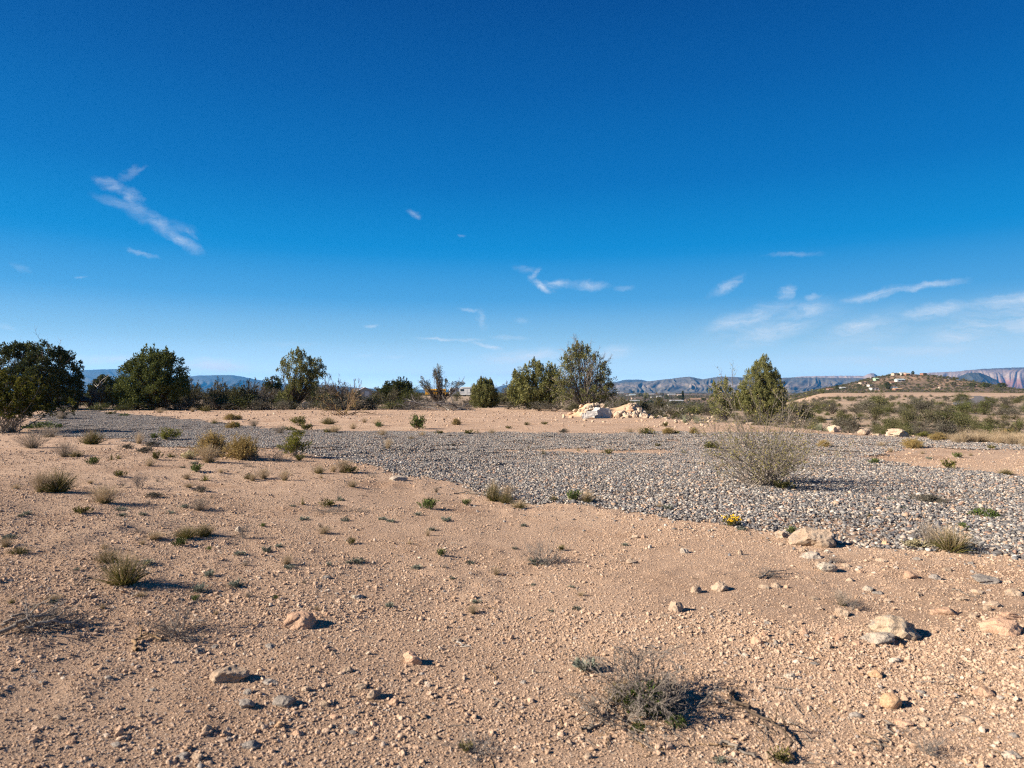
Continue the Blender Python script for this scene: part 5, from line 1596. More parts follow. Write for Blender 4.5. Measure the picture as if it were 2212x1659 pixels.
keep = fbm(x * .012, y * .02, 4, 66) + .06 > rng.uniform(-.3, .3, len(x))
X.append(x[keep]), Y.append(y[keep]), Sc.append(rng.uniform(1.4, 3.0, keep.sum()))
X, Y, Sc = map(np.concatenate, (X, Y, Sc))
n = len(X)
scatter('distant_scrub', np.stack([X, Y, H(X, Y)], 1), np.stack([np.zeros(n), np.zeros(n), rng.uniform(0, 6.28, n)], 1), np.stack([Sc, Sc, Sc * rng.uniform(.6, 1.0, n)], 1), rng.integers(0, len(SRC), n), SRC, 'low desert scrub dotting the slope, the plain and the hills', 'scrub')

# golden grass along the right edge of the gravel
gp = [v[1] for v in proto('dry', 0)[0][:1] + proto('dry', 1)[0][:1]]
xs, ys = [], []
for xd in np.linspace(2035, 2330, 60):
    a, b, _ = G(xd + rng.normal(0, 3), 949 + (xd - 2035) * .055 + rng.normal(0, 4.0))
    xs.append(a), ys.append(b)
xs, ys = np.array(xs), np.array(ys)
n = len(xs)
sc_ = rng.uniform(.16, .42, n)
scatter('dry_grass', np.stack([xs, ys, H(xs, ys)], 1), np.stack([np.zeros(n), np.zeros(n), rng.uniform(0, 6.28, n)], 1), np.repeat(sc_[:, None], 3, 1), rng.integers(0, 2, n), gp, 'golden dry grass fringing the far right edge of the gravel', 'grass')

# ================================================================== BARE BUSH, SAPLING, DEAD WOOD OF THE BACKGROUND
plant('arch', 740, 897, 116, 58, 'bare brown bush with long arching stems on the far sand', v=0)
plant('twig', 668, 884, 60, 26, 'grey bare twigs beside the white dish', v=3)
plant('twig', 255, 884, 50, 30, 'bare tangled branches right of the pale bare sapling', v=1)
plant('twig', 1330, 896, 74, 40, 'dead bush with long stems in front of the rubble pile', v=3)
for (pts, l) in ():
    pass


def bare_tree(name, label, xd, yd, lines, mat, r, cat='dead tree', seed=1, tw=5):
    """Leafless tree drawn as curved limbs given in the photograph at its own distance."""
    rng = np.random.default_rng(seed)
    x0, y0, z0 = G(xd, yd)
    m = mpp(y0)
    t = thing(name, label, cat, (x0, y0, z0))
    A, B = MB(), MB()
    for i, ln in enumerate(lines):
        q = np.array(ln, float)
        tt = np.linspace(0, 1, 9)
        P = np.stack([np.interp(tt, np.linspace(0, 1, len(q)), (q[:, 0] - xd) * m), rng.normal(0, .06, 9).cumsum(), np.interp(tt, np.linspace(0, 1, len(q)), (yd - q[:, 1]) * m) - (.08 if i == 0 else 0)], 1)
        L = np.array([np.linalg.norm(np.diff(P, axis=0), axis=1).sum()])
        A.add(*tubes(P[None], taper(L, 9, np.array([r * (1 if i == 0 else .7)]), .3), 5))
        c, Lc, _ = branch(rng, P[None], L, tw, .35, 1, .6, .3, 5, .15, .02)
        B.add(*tubes(c, taper(Lc, 5, np.full(len(c), r * .28)), 3))
    obj('trunk', A.mesh('trunk', [mat], True), t)
    obj('twigs', B.mesh('twigs', [mat]), t)


bare_tree('bare_sapling', 'slender pale bare sapling arching right between the two left junipers', 205, 884, [[(205, 884), (205, 850), (211, 832), (222, 820), (240, 808)], [(205, 850), (200, 846), (196, 840)], [(209, 836), (198, 830), (190, 824)], [(210, 833), (204, 826), (199, 822)]], 'palewood', .045, seed=3, tw=3)
bare_tree('dead_snag', 'bleached white dead snag on the ground right of the rubble', 1436, 893, [[(1436, 893), (1432, 886), (1426, 878)], [(1430, 886), (1418, 884), (1408, 884)], [(1436, 890), (1446, 884), (1444, 876)]], 'palewood', .11, seed=4, tw=3)
bare_tree('dead_snag', 'small white forked snag right of the larger white one', 1466, 893, [[(1466, 893), (1465, 886), (1465, 880)], [(1466, 890), (1472, 884), (1474, 881)]], 'palewood', .07, seed=5, tw=1)


def brush_pile():
    rng = np.random.default_rng(61)
    x0, y0, z0 = G(935, 886)
    m = mpp(y0)
    t = thing('brush_pile', 'long low heap of grey cut branches in front of the school bus', 'brush pile', (x0, y0, z0))
    for k in range(34):
        cx = rng.uniform(-78, 74) * m
        hgt = max(.15, 1.0 * (1 - (cx / (82 * m)) ** 2)) * rng.uniform(.2, 1)
        d = nrm(np.array([[rng.normal(0, 1), rng.normal(0, .5), rng.normal(.05, .22)]]))
        L = np.array([rng.uniform(1.0, 2.4)])
        P = grow(rng, np.array([[cx, rng.normal(0, .6), hgt]]) - d * L / 2, d, L, 7, .13, 0)
        P[..., 2] = np.maximum(P[..., 2], .03)
        c, Lc, _ = branch(rng, P, L, 4, .3, 1, .7, .4, 5, .18, 0)
        obj('branch', MB().add(*tubes(P, taper(L, 7, np.array([rng.uniform(.025, .06)]), .4), 5)).add(*tubes(c, taper(Lc, 5, np.full(len(c), .014)), 3)).mesh('branch', ['palewood' if k % 3 == 0 else 'deadwood']), t)
    K = 420
    cx = rng.uniform(-84, 84, K) * m
    d = nrm(np.stack([rng.normal(0, 1, K), rng.normal(0, .6, K), rng.normal(.25, .4, K)], 1))
    L = rng.uniform(.5, 1.2, K)
    P = grow(rng, np.stack([cx, rng.normal(0, .6, K), rng.uniform(0, .75, K) * (1 - (cx / (90 * m)) ** 2)], 1), d, L, 5, .2, 0)
    c, Lc, _ = branch(rng, P, L, 4, .2, 1, .7, .5, 4, .2, 0)
    o = obj('twigs', MB().add(*tubes(P, taper(L, 5, np.full(K, .011)), 3)).add(*tubes(c, taper(Lc, 4, np.full(len(c), .006)), 3)).mesh('twigs', ['dryweed']), t)
    o['kind'] = 'stuff'


brush_pile()

# ================================================================== RUBBLE PILE
def rubble():
    rng = np.random.default_rng(88)
    xa, ya, za = G(1300, 900)
    m = mpp(ya)

    def mound(px, py):
        """Height of the heap over the ground at an offset from its foot."""
        k = px / m
        prof = 1.15 * np.exp(-((k + 22) / 28) ** 2) * 25 * m + np.exp(-((k - 66) / 30) ** 2) * 27 * m + .5 * np.exp(-((k - 22) / 24) ** 2) * 25 * m
        return prof * np.clip(1 - ((py - 1.5) / 1.75) ** 2, 0, 1) ** .8 + .05 * fbm(px * 4, py * 4, 4, 3)
    gx_, gy_ = np.meshgrid(np.linspace(-1, 1, 70), np.linspace(-1, 1, 30))
    px, py = (22 + gx_ * 120) * m, 1.5 + gy_ * 1.85
    wx, wy = px + xa, py + ya
    rim = np.maximum(np.abs(gx_), np.abs(gy_))
    i = np.arange(70 * 30).reshape(30, 70)
    f = np.stack([i[:-1, :-1], i[:-1, 1:], i[1:, 1:], i[1:, :-1]], -1).reshape(-1, 4)
    v = np.stack([px.ravel(), py.ravel(), (mound(px, py) - .12 * sst(.8, 1, rim) + H(wx, wy) - za).ravel()], 1)
    o = obj('dirt_mound', mesh('dirt_mound', v, [(f, 0)], ['moundsoil'], True), None, (xa, ya, za))
    tag(o, 'low heap of sandy earth under the rubble rocks', 'dirt mound')

    def on_heap(xd, yd):
        d = dir_of(xd, yd)
        t = np.linspace(ya - 3, ya + 5, 900)
        zz = EYE + d[2] * t
        x_, y_ = d[0] * t, d[1] * t
        hit = np.nonzero(zz < H(x_, y_) + mound(x_ - xa, y_ - ya))[0]
        j = hit[0] if len(hit) else int(np.argmin(np.abs(y_ - ya - 1.5)))
        return float(x_[j]), float(y_[j]), float(H(x_[j], y_[j]) + mound(x_[j] - xa, y_[j] - ya))
    spots = [(1289, 872, 11, 10), (1300, 876, 14, 15), (1281, 878, 12, 9), (1256, 880, 11, 8), (1268, 883, 13, 9), (1244, 890, 13, 8), (1232, 896, 13, 8), (1218, 900, 9, 6), (1274, 892, 10, 7), (1290, 886, 11, 9), (1312, 886, 11, 9), (1310, 894, 12, 9), (1262, 895, 9, 6)]
    for q in range(22):                     # the left-hand half shows earth between its rocks
        x = 1272 + rng.normal(0, 22)
        top = 899 - math.exp(-((x - 1278) / 28) ** 2) * 24
        spots.append((x, rng.uniform(top, 903), rng.uniform(5, 11), rng.uniform(5, 10)))
    for q in range(52):                     # the right-hand half is nothing but rocks
        x = 1366 + rng.normal(0, 27)
        top = 899 - math.exp(-((x - 1366) / 32) ** 2) * 26
        spots.append((x, rng.uniform(top, 904), rng.uniform(9, 18), rng.uniform(8, 15)))
    for q in range(30):
        spots.append((1400 + abs(rng.normal(0, 55)), rng.uniform(894, 909), rng.uniform(6, 14), rng.uniform(5, 11)))
    for (x, y, w, h) in spots:
        x0, y0, z0 = on_heap(x, y)
        mm = mpp(y0)
        vv, ff = stone(int(x * 3 + y * 11), 3, 10, .07, (w * 1.15 * mm, w * mm, h * 1.2 * mm), (.5, .8))
        pk = rng.uniform() < .3
        o = obj('rubble_rock', mesh('rubble_rock', vv, [(ff, 0)], ['pinkrock' if pk else ('white' if w < 11 else 'cream')]), None, (x0, y0, z0 + h * .22 * mm), (rng.uniform(-.5, .5), rng.uniform(-.5, .5), rng.uniform(-1, 1)))
        big = 'large' if w > 13.5 else ('small' if w < 10.5 else 'middling')
        auto(o, f'{big} {"pinkish" if pk else ("whitish" if w < 11 else "cream")} rubble rock', x, y, 'rock', 'rocks heaped in the rubble pile')
    # loose stones thrown round it
    for k in range(46):
        x, y = rng.uniform(1200, 1540), rng.uniform(893, 926)
        if rng.uniform() < .5:
            x = rng.uniform(1400, 1560)
        if gravel_mask(np.array([G(x, y)[0]]), np.array([G(x, y)[1]]))[0]:
            continue
        w = rng.uniform(4, 10)
        put_rock(x, y, w, w * .6, 'cream', ['small cream stone', 'tiny cream stone', 'flat cream stone', 'cream stone'][k % 4], seed=900 + k, group='small stones round the rubble', sink=.25)
    # two pieces of broken concrete
    for (x, y, pr, dp, rz, l) in [(1300, 903, [(-17, 0), (16, -1), (20, 10), (14, 21), (-8, 22), (-19, 12)], .8, .25, 'broken white concrete block, larger piece at the foot of the rubble'), (1276, 905, [(-17, 0), (-12, -1), (17, 9), (15, 17), (-8, 15), (-18, 7)], .5, -.15, 'broken white concrete slab leaning at the left of the larger piece')]:
        x0, y0, z0 = G(x, y)
        mm = mpp(y0)
        bm = bmesh.new()
        F_ = [bm.verts.new((a * mm, -dp / 2, b * mm)) for a, b in pr]
        B_ = [bm.verts.new((a * mm * .92, dp / 2, b * mm * .95 + .04)) for a, b in pr]
        bm.faces.new(F_)
        bm.faces.new(B_[::-1])
        for q in range(len(pr)):
            bm.faces.new((F_[q], B_[q], B_[(q + 1) % len(pr)], F_[(q + 1) % len(pr)]))
        bmesh.ops.recalc_face_normals(bm, faces=bm.faces)
        bmesh.ops.triangulate(bm, faces=bm.faces)
        bmesh.ops.subdivide_edges(bm, edges=bm.edges, cuts=3, use_grid_fill=True)
        for q in bm.verts:
            q.co += Vector(np.random.default_rng(int(abs(q.co.x * 1e4) + abs(q.co.z * 1e4))).normal(0, .010, 3))
        me = bpy.data.meshes.new('concrete_chunk')
        bm.to_mesh(me)
        bm.free()
        me.materials.append(M['concrete'])
        o = obj('concrete_chunk', me, None, (x0, y0 + dp / 2, z0), (0, 0, rz))
        tag(o, l, 'concrete', 'broken concrete in the rubble')


M['moundsoil'] = mk_plain('sandy_mound', (.55, .38, .24), .95, .05, .3, 6)
rubble()

# ================================================================== THINGS PEOPLE LEFT
M['yellow'] = mk_plain('bus_yellow', (.85, .42, .012), .45, .4, .08, 2)
M['black'] = mk_plain('black_rubber', (.02, .02, .022), .7, .2, .1)
M['glass'] = mk_plain('dark_glass', (.02, .025, .03), .12, .5, .1)
M['whitepaint'] = mk_plain('white_paint', (.52, .52, .51), .5, .35, .06, 2)
M['greypaint'] = mk_plain('grey_paint', (.36, .36, .38), .5, .35, .08, 2)
M['metal'] = mk_plain('dull_metal', (.5, .5, .5), .4, .4, .1, 4, .6)
M['darkroof'] = mk_plain('dark_shingle', (.045, .045, .052), .9, .1, .3, 8)
M['redbeam'] = mk_plain('stained_beam', (.19, .075, .035), .7, .2, .3, 6)
M['asphalt'] = mk_plain('worn_asphalt', (.15, .14, .14), .9, .1, .2, .4)
M['bluegrey'] = mk_plain('blue_grey_metal', (.38, .45, .52), .5, .3, .1, 3)


def at_z(xd, Z):
    x = (xd - CX) / FPX * Z
    return x, Z, float(H(x, Z))


def school_bus():
    x, y, z = at_z(944, 288)
    z = max(z, EYE + (HOR - 855.5) / FPX * 288)
    t = thing('school_bus', 'yellow school bus far off behind the thin grey tree', 'bus', (x, y, z), .06)
    b = MB().box(-.6, 0, 1.42, 8.6, 2.4, 1.75).box(-.6, 0, 2.42, 8.6, 2.4, .25)
    obj('body', b.mesh('body', ['yellow']), t)
    obj('roof', MB().prism([(-1.2, 2.55), (1.2, 2.55), (1.0, 2.85), (.5, 2.98), (-.5, 2.98), (-1.0, 2.85)], 'x', -4.9, 3.7).mesh('roof', ['yellow']), t)
    obj('hood', MB().prism([(-1.05, .6), (1.05, .6), (1.0, 1.5), (.7, 1.66), (-.7, 1.66), (-1.0, 1.5)], 'x', 3.7, 5.3).mesh('hood', ['yellow']), t)
    for i in range(10):
        w = obj('window', MB().box(-4.35 + .78 * i, -1.21, 2.06, .64, .03, .52).mesh('window', ['glass']), t)
    obj('windshield', MB().box(3.72, 0, 2.1, .05, 2.0, .75).mesh('windshield', ['glass']), t)
    for h in (.75, 1.2, 1.62):
        obj('rail', MB().box(-.6, -1.215, h, 8.6, .03, .07).mesh('rail', ['black']), t)
    for px in (-2.9, 4.2):
        for sy in (-1.0, 1.0):
            wh = obj('wheel', MB().cyl((px, sy - .13, .5), (px, sy + .13, .5), .5, n=16).mesh('wheel', ['black']), t)
            obj('rim', MB().cyl((px, sy - .15, .5), (px, sy + .15, .5), .26, n=12).mesh('rim', ['metal']), wh)
    obj('bumper', MB().box(5.35, 0, .65, .15, 2.3, .28).mesh('bumper', ['black']), t)
    obj('tail_light', MB().box(-4.92, -.9, 1.2, .05, .2, .2).mesh('tail_light', ['redbeam']), t)


def motorhome(xd, Z, yfoot, name, label, body, L, rz):
    x, y, z = at_z(xd, Z)
    z = max(z, EYE + (HOR - yfoot) / FPX * Z)
    t = thing(name, label, 'motorhome', (x, y, z), rz, 'motorhomes by the school bus')
    obj('body', MB().prism([(-L / 2, .55), (L / 2, .55), (L / 2, 3.3), (-L / 2 + .5, 3.3), (-L / 2 - .1, 2.9), (-L / 2 - .15, 1.4)], 'y', -1.2, 1.2).mesh('body', [body]), t)
    obj('roof', MB().box(.1, 0, 3.36, L - .4, 2.3, .1).box(1.0, 0, 3.52, 1.0, .8, .24).mesh('roof', ['whitepaint']), t)
    obj('awning', MB().cyl((-L / 2 + .8, -1.3, 3.15), (L / 2 - .3, -1.3, 3.15), .09, n=8).mesh('awning', ['whitepaint']), t)
    obj('stripe', MB().box(0, -1.215, 1.35, L - .2, .03, .3).mesh('stripe', ['greypaint' if body != 'greypaint' else 'whitepaint']), t)
    for px, w in ((-L / 2 + .9, 1.3), (0, 1.2), (L / 2 - 1.4, 1.6)):
        obj('window', MB().box(px, -1.22, 2.25, w, .03, .8).mesh('window', ['glass']), t)
    obj('door', MB().box(-L / 2 + 2.2, -1.225, 1.6, .75, .03, 1.9).mesh('door', ['whitepaint']), t)
    for px in (-L / 2 + 1.6, L / 2 - 2.0):
        for sy in (-1.0, 1.0):
            obj('wheel', MB().cyl((px, sy - .13, .48), (px, sy + .13, .48), .48, n=14).mesh('wheel', ['black']), t)


school_bus()
motorhome(1020, 240, 859, 'motorhome', 'grey and white motorhome with dark windows left of the dome-shaped juniper', 'whitepaint', 8.6, -.05)
motorhome(981, 262, 857, 'motorhome', 'small white camper between the school bus and the motorhome', 'whitepaint', 3.4, .2)


def shed():
    x, y, z = at_z(787, 150)
    t = thing('shed', 'pale gabled shed with a white door behind the mesquites', 'shed', (x, y, z), .35)
    obj('wall', MB().prism([(-1.5, 0), (1.5, 0), (1.5, 1.9), (0, 2.6), (-1.5, 1.9)], 'y', -1.3, 1.8).mesh('wall', ['tanwall']), t)
    for s in (-1, 1):
        obj('roof', MB().prism([(0, 2.63), (s * 1.75, 1.8), (s * 1.75, 1.9), (0, 2.75)], 'y', -1.5, 2.0).mesh('roof', ['greypaint']), t)
    d = obj('door', MB().box(.4, -1.33, .95, 1.0, .05, 1.8).mesh('door', ['whitepaint']), t)
    obj('handle', MB().box(.78, -1.37, .95, .06, .04, .15).mesh('handle', ['metal']), d)


M['tanwall'] = mk_plain('tan_siding', (.34, .31, .28), .85, .1, .1, 2)
shed()


def shelter():
    x, y, z = at_z(156, 63)
    m = mpp(63)
    t = thing('shelter', 'small open shelter with a dark roof and reddish beam under the left juniper', 'shelter', (x, y, z))
    hz = 16 * m
    obj('roof', MB().box(0, 0, hz + .30, 2.7, 2.6, .52, taper=(.42, .3)).mesh('roof', ['darkroof']), t)
    for sy in (-1, 1):
        obj('beam', MB().box(0, sy * 1.05, hz - .06, 2.35, .12, .16).mesh('beam', ['redbeam']), t)
    for sx in (-1, 1):
        for sy in (-1, 1):
            p_ = obj('post', MB().box(sx * 1.08, sy * 1.05, (hz - .14) / 2, .13, .13, hz - .14).mesh('post', ['redbeam']), t)
            obj('footing', MB().box(sx * 1.08, sy * 1.05, .16, .24, .24, .36, taper=(.8, .8)).mesh('footing', ['tan']), p_)
        obj('brace', MB().cyl((sx * 1.04, -1.05, hz - .5), (sx * .62, -1.05, hz - .14), .05, n=6).mesh('brace', ['redbeam']), t)


shelter()


def dish():
    x, y, z = G(660, 884)
    m = mpp(y)
    t = thing('dish', 'round white dish propped on the ground below the airy upright juniper', 'dish', (x, y, z))
    K, J = 20, 5
    r = 7 * m
    P, F = [], []
    for j in range(J + 1):
        q = j / J
        for k in range(K):
            a = 2 * math.pi * k / K
            P.append((r * q * math.cos(a), -.16 * (q * q) * r * 3, r + .05 + r * q * math.sin(a)))
    for j in range(J):
        for k in range(K):
            F.append((j * K + k, j * K + (k + 1) % K, (j + 1) * K + (k + 1) % K, (j + 1) * K + k))
    me = MB().add(P, F).mesh('reflector', ['whitepaint'], True)
    o = obj('reflector', me, t)
    md = o.modifiers.new('thick', 'SOLIDIFY')
    md.thickness = .02
    obj('feed_arm', MB().cyl((0, .0, .08), (0, -.30, r * .9), .015, n=6).mesh('feed_arm', ['metal']), t)
    obj('mount', MB().cyl((0, .05, 0), (0, .05, r), .03, n=6).mesh('mount', ['metal']), t)


dish()


def bucket():
    x, y, z = G(2149, 957)
    m = mpp(y)
    t = thing('bucket', 'small white container with a round black lid at the right edge of the gravel', 'bucket', (x, y, z), .2)
    obj('pail', MB().cyl((0, 0, 0), (0, 0, 5.5 * m), 4.6 * m, 4.9 * m, 16).mesh('pail', ['whitepaint']), t)
    obj('lid', MB().cyl((.02, .05, 5.2 * m), (.03, -.03, 10 * m), 4.6 * m, 4.2 * m, 16).mesh('lid', ['black']), t)


bucket()
# the strip of paved road on the far slope
yy_ = np.linspace(120, 330, 60)
c_ = .684 * yy_ + 2.2 * np.sin(yy_ * .03)
hw = 3.0
rx, ry = np.concatenate([c_ - hw, c_ + hw]), np.concatenate([yy_, yy_])
i = np.arange(60)
rd = obj('road', mesh('road', np.stack([rx, ry, np.maximum(H(rx, ry), np.maximum(H(rx - .8, ry), H(rx + .8, ry))) + .12], 1), [(np.stack([i[:-1], i[:-1] + 60, i[1:] + 60, i[1:]], 1), 0)], ['asphalt'], True))
tag(rd, kind='structure')

# ================================================================== HOUSES
WALLC = {}


def wallmat(c):
    if c not in WALLC:
        WALLC[c] = mk_plain('house_%d' % len(WALLC), c, .85, .1, .06, 1)
    return WALLC[c]


def house(xd, yd, wpx, hpx, wall, roof, label, kind='gable', rz=0):
    x, y, z = G(xd, yd)
    m = mpp(y)
    w, h = wpx * m, max(hpx * m, 3.0)
    d = max(7.0, w * .5)
    t = thing('house', label, 'house', (x, y + d / 2, z - .4), rz, 'houses in the valley and on the hill')
    wh = h * (.62 if kind == 'gable' else .92)
    obj('wall', MB().box(0, 0, (wh + .4) / 2, w, d, wh + .4).mesh('wall', [wallmat(wall)]), t)
    if kind == 'gable':
        obj('roof', MB().prism([(-d / 2 - .6, wh + .4), (d / 2 + .6, wh + .4), (0, h + .4)], 'x', -w / 2 - .5, w / 2 + .5).mesh('roof', [wallmat(roof)]), t)
    else:
        obj('roof', MB().box(0, 0, wh + .55, w + .6, d + .6, .3).mesh('roof', [wallmat(roof)]), t)
    n = max(2, int(w / 4.5))
    for i in range(n):
        obj('window', MB().box(-w / 2 + (i + .5) * w / n, -d / 2 - .03, .4 + wh * .55, 1.3, .06, 1.2).mesh('window', ['glass']), t)
    obj('door', MB().box(w * .12, -d / 2 - .04, 1.4, 1.0, .06, 2.0).mesh('door', [wallmat((.2, .14, .1))]), t)


WH, CRM, TAN, GRY, RED, ORG, GRN, TEAL = (.44, .425, .40), (.37, .30, .235), (.42, .33, .25), (.32, .33, .34), (.26, .14, .10), (.40, .26, .17), (.30, .42, .30), (.36, .44, .46)
for a in [
    (1341, 850, 13, 4.5, WH, CRM, 'white house just right of the tallest juniper, on the skyline rise', 'flat'), (1356, 856, 6, 3, WH, GRY, 'tiny white house left of a longer white one in the valley', 'gable'), (1367, 855, 12, 4, WH, TEAL, 'white valley house with a blue-grey roof', 'gable'),
    (1372, 863, 15, 4, TAN, CRM, 'long tan valley house above a grey-roofed one', 'flat'), (1372, 869, 19, 5, WH, GRY, 'low grey-roofed building behind the brown-green bush', 'gable'), (1407, 852, 13, 3.5, WH, WH, 'long white building in the middle of the valley', 'flat'), (1406, 869, 6, 5, WH, GRY, 'small white building right of the grey-roofed one', 'gable'),
    (1424, 859, 10, 4, WH, GRY, 'white house left of the tall dark cypress', 'gable'), (1409, 860, 4, 3, WH, WH, 'tiny white shed in the valley trees', 'flat'), (1452, 855, 16, 4.5, TAN, GRY, 'house with a pale grey roof in the valley', 'gable'), (1468, 856, 9, 4, CRM, TAN, 'small tan house right of the pale grey roof', 'gable'),
    (1463, 869, 27, 5, TEAL, GRY, 'long blue-grey building in front of the cypress', 'gable'), (1501, 866, 26, 5, TAN, ORG, 'long house with an orange tan roof', 'gable'), (1508, 848, 10, 4, WH, GRY, 'white house on the rise left of the upright juniper', 'gable'), (1530, 847, 13, 5, CRM, ORG, 'pinkish house on the rise beside a white one', 'gable'),
    (1938, 811, 14, 4, TAN, GRY, 'low grey house on the hilltop, left one', 'flat'), (1953, 810, 11, 6, WH, GRY, 'white two-storey house on the hilltop', 'gable'), (1962, 811, 9, 4, RED, TAN, 'small reddish house next to the hilltop white house', 'gable'), (1998, 811, 8, 3, RED, RED, 'reddish house at the right end of the hilltop', 'flat'),
    (1947, 824, 17, 6, WH, TEAL, 'white house with a blue-green roof halfway up the hill', 'gable'), (1895, 822, 7, 5.5, GRN, GRN, 'green house on the left shoulder of the hill', 'gable'), (1930, 830, 10, 4, CRM, RED, 'cream house with a red roof on the hillside', 'gable'), (1868, 831, 15, 4.5, CRM, TAN, 'long cream house on the left slope of the hill', 'flat'),
    (1882, 836, 7, 3, WH, WH, 'small white house low on the left slope', 'flat'), (1891, 843, 15, 5, WH, CRM, 'large white house at the foot of the hill', 'flat'), (1934, 841, 9, 5, WH, TEAL, 'white house at the foot of the hill by a dark tree', 'gable'), (1942, 844, 15, 5, RED, ORG, 'rust coloured house at the foot of the hill', 'gable'),
    (1823, 841, 9, 4, TEAL, GRY, 'pale blue house left of the hill', 'gable'), (1795, 844, 10, 5, CRM, RED, 'cream house with a dark red roof left of the hill', 'gable'), (2178, 824, 17, 3.5, CRM, TAN, 'long low house on the ridge at the right edge', 'flat'), (1688, 842, 9, 4, CRM, TAN, 'tan house right of the upright juniper', 'gable'),
]:
    house(*a)

# dark trees among the houses
def small_tree(name, label, xd, yd, w, h, leaf, seed, tall=False):
    x, y, z = G(xd, yd)
    m = mpp(y)
    rng = np.random.default_rng(seed)
    t = thing(name, label, 'tree', (x, y, z), 0, 'far trees among the houses')
    n = 900
    q = rng.uniform(0, 1, n)
    prof = (np.sin(np.pi * np.clip(q * .92 + .06, 0, 1)) ** (.5 if not tall else .7)) * (1 - .45 * q * tall)
    a = rng.uniform(0, 6.28, n)
    r_ = prof * w * m / 2 * np.sqrt(rng.uniform(.15, 1, n)) * (1 + .25 * np.sin(3 * a + 9 * q + seed))
    p = np.stack([r_ * np.cos(a), r_ * np.sin(a), (.08 + .92 * q) * h * m], 1)
    obj('crown', MB().add(*leaves(rng, p, np.stack([np.cos(a), np.sin(a), np.ones(n)], 1), .10 * max(h, w) * m, .55, .6)).mesh('crown', [leaf]), t)
    obj('trunk', MB().cyl((0, 0, -.3), (0, 0, h * m * .5), .05 * h * m, .03 * h * m, 6).mesh('trunk', ['bark']), t)


for i, (x, y, w, h, lf, l, tl) in enumerate([
    (1475, 868, 4, 22, 'juniperdark', 'tall narrow dark cypress among the valley houses', True), (1396, 862, 12, 13, 'juniperwarm', 'rounded green tree among the valley houses, left of the long white building', False), (1369, 850, 4, 6, 'juniperdark', 'small dark tree on the valley skyline', False), (1384, 857, 10, 7, 'juniperdark', 'dark tree beside the white valley house with the blue-grey roof', False),
    (1423, 872, 14, 13, 'mesquite', 'grey-olive tree in front of the long blue-grey building', False), (1440, 862, 10, 9, 'juniperdark', 'dark tree left of the cypress', False), (1470, 862, 12, 7, 'juniperdark', 'dark tree right behind the cypress', False), (1430, 856, 9, 7, 'mesquite', 'pale tree above the small white valley house', False),
    (1487, 868, 9, 7, 'juniperwarm', 'green tree left of the orange roof', False), (1520, 866, 10, 6, 'juniperdark', 'dark tree at the right end of the orange roof', False), (1404, 872, 12, 8, 'juniperdark', 'dark tree by the small white building', False), (1455, 875, 16, 9, 'mesquite', 'low tree in front of the blue-grey building, right part', False),
    (1918, 842, 10, 16, 'juniperdark', 'tallest dark tree on the lower hillside', False), (1972, 810, 6, 8, 'juniperdark', 'round dark tree on top of the hill', False), (1929, 811, 5, 6, 'juniperdark', 'small dark tree at the left end of the hilltop houses', False), (1808, 843, 6, 11, 'juniperdark', 'dark pointed tree left of the pale blue house', False), (1855, 836, 9, 6, 'juniperdark', 'dark tree left of the long cream hillside house', False),
    (1912, 833, 7, 7, 'juniperdark', 'dark tree above the tallest hillside tree', False), (2100, 836, 14, 8, 'juniperdark', 'dark tree on the saddle right of the hill', False), (2130, 838, 16, 10, 'juniperdark', 'larger dark tree right of the saddle', False), (2165, 838, 18, 10, 'juniperdark', 'dark tree below the ridge at the right edge', False), (2060, 834, 12, 8, 'mesquite', 'grey tree at the right foot of the hill', False),
    (1700, 848, 14, 7, 'juniperdark', 'dark tree right of the upright juniper, far off', False), (1740, 848, 18, 6, 'juniperdark', 'wide dark tree clump far left of the hill', False), (1775, 848, 14, 7, 'juniperwarm', 'green tree clump by the cream house left of the hill', False)]):
    small_tree('cypress_tree' if tl else 'far_tree', l, x, y, w, h, lf, 400 + i, tl)

# ------------------------------------------------------------------ litter and seedlings
rng = np.random.default_rng(71)
ST = []
for i in range(4):
    P = grow(rng, np.zeros((1, 3)), np.array([[1., 0, 0]]), np.array([1.0]), 6, .22, 0)
    P[..., 2] *= .3
    c, Lc, _ = branch(rng, P, np.array([1.0]), 3, .2, .9, .8, .35, 4, .2, 0)
    c[..., 2] = np.abs(c[..., 2]) * .4
    ST.append(MB().add(*tubes(P, taper(None, 6, np.array([.022]), .4), 4)).add(*tubes(c, taper(None, 4, np.full(3, .011)), 3)).mesh('twig', [['deadwood', 'greybark', 'brownwood', 'greybark'][i]]))
x, y = wedge(rng, 900, 2.3, 14)
bx, by, _ = G(1440, 1575)
k = 260
x, y = np.concatenate([x, rng.normal(bx + .25, .55, k)]), np.concatenate([y, rng.normal(by, .35, k)])
m = ~gravel_mask(x, y) & (y > 2.2)
x, y = x[m], y[m]
n = len(x)
sc_ = rng.uniform(.03, .16, n)
scatter('twig_litter', np.stack([x, y, H(x, y) + .004], 1), np.stack([rng.normal(0, .1, n), rng.normal(0, .1, n), rng.uniform(0, 6.28, n)], 1), np.repeat(sc_[:, None], 3, 1), rng.integers(0, 4, n), ST, 'small broken twigs littering the sand', 'twigs')
rs = random.Random(17)
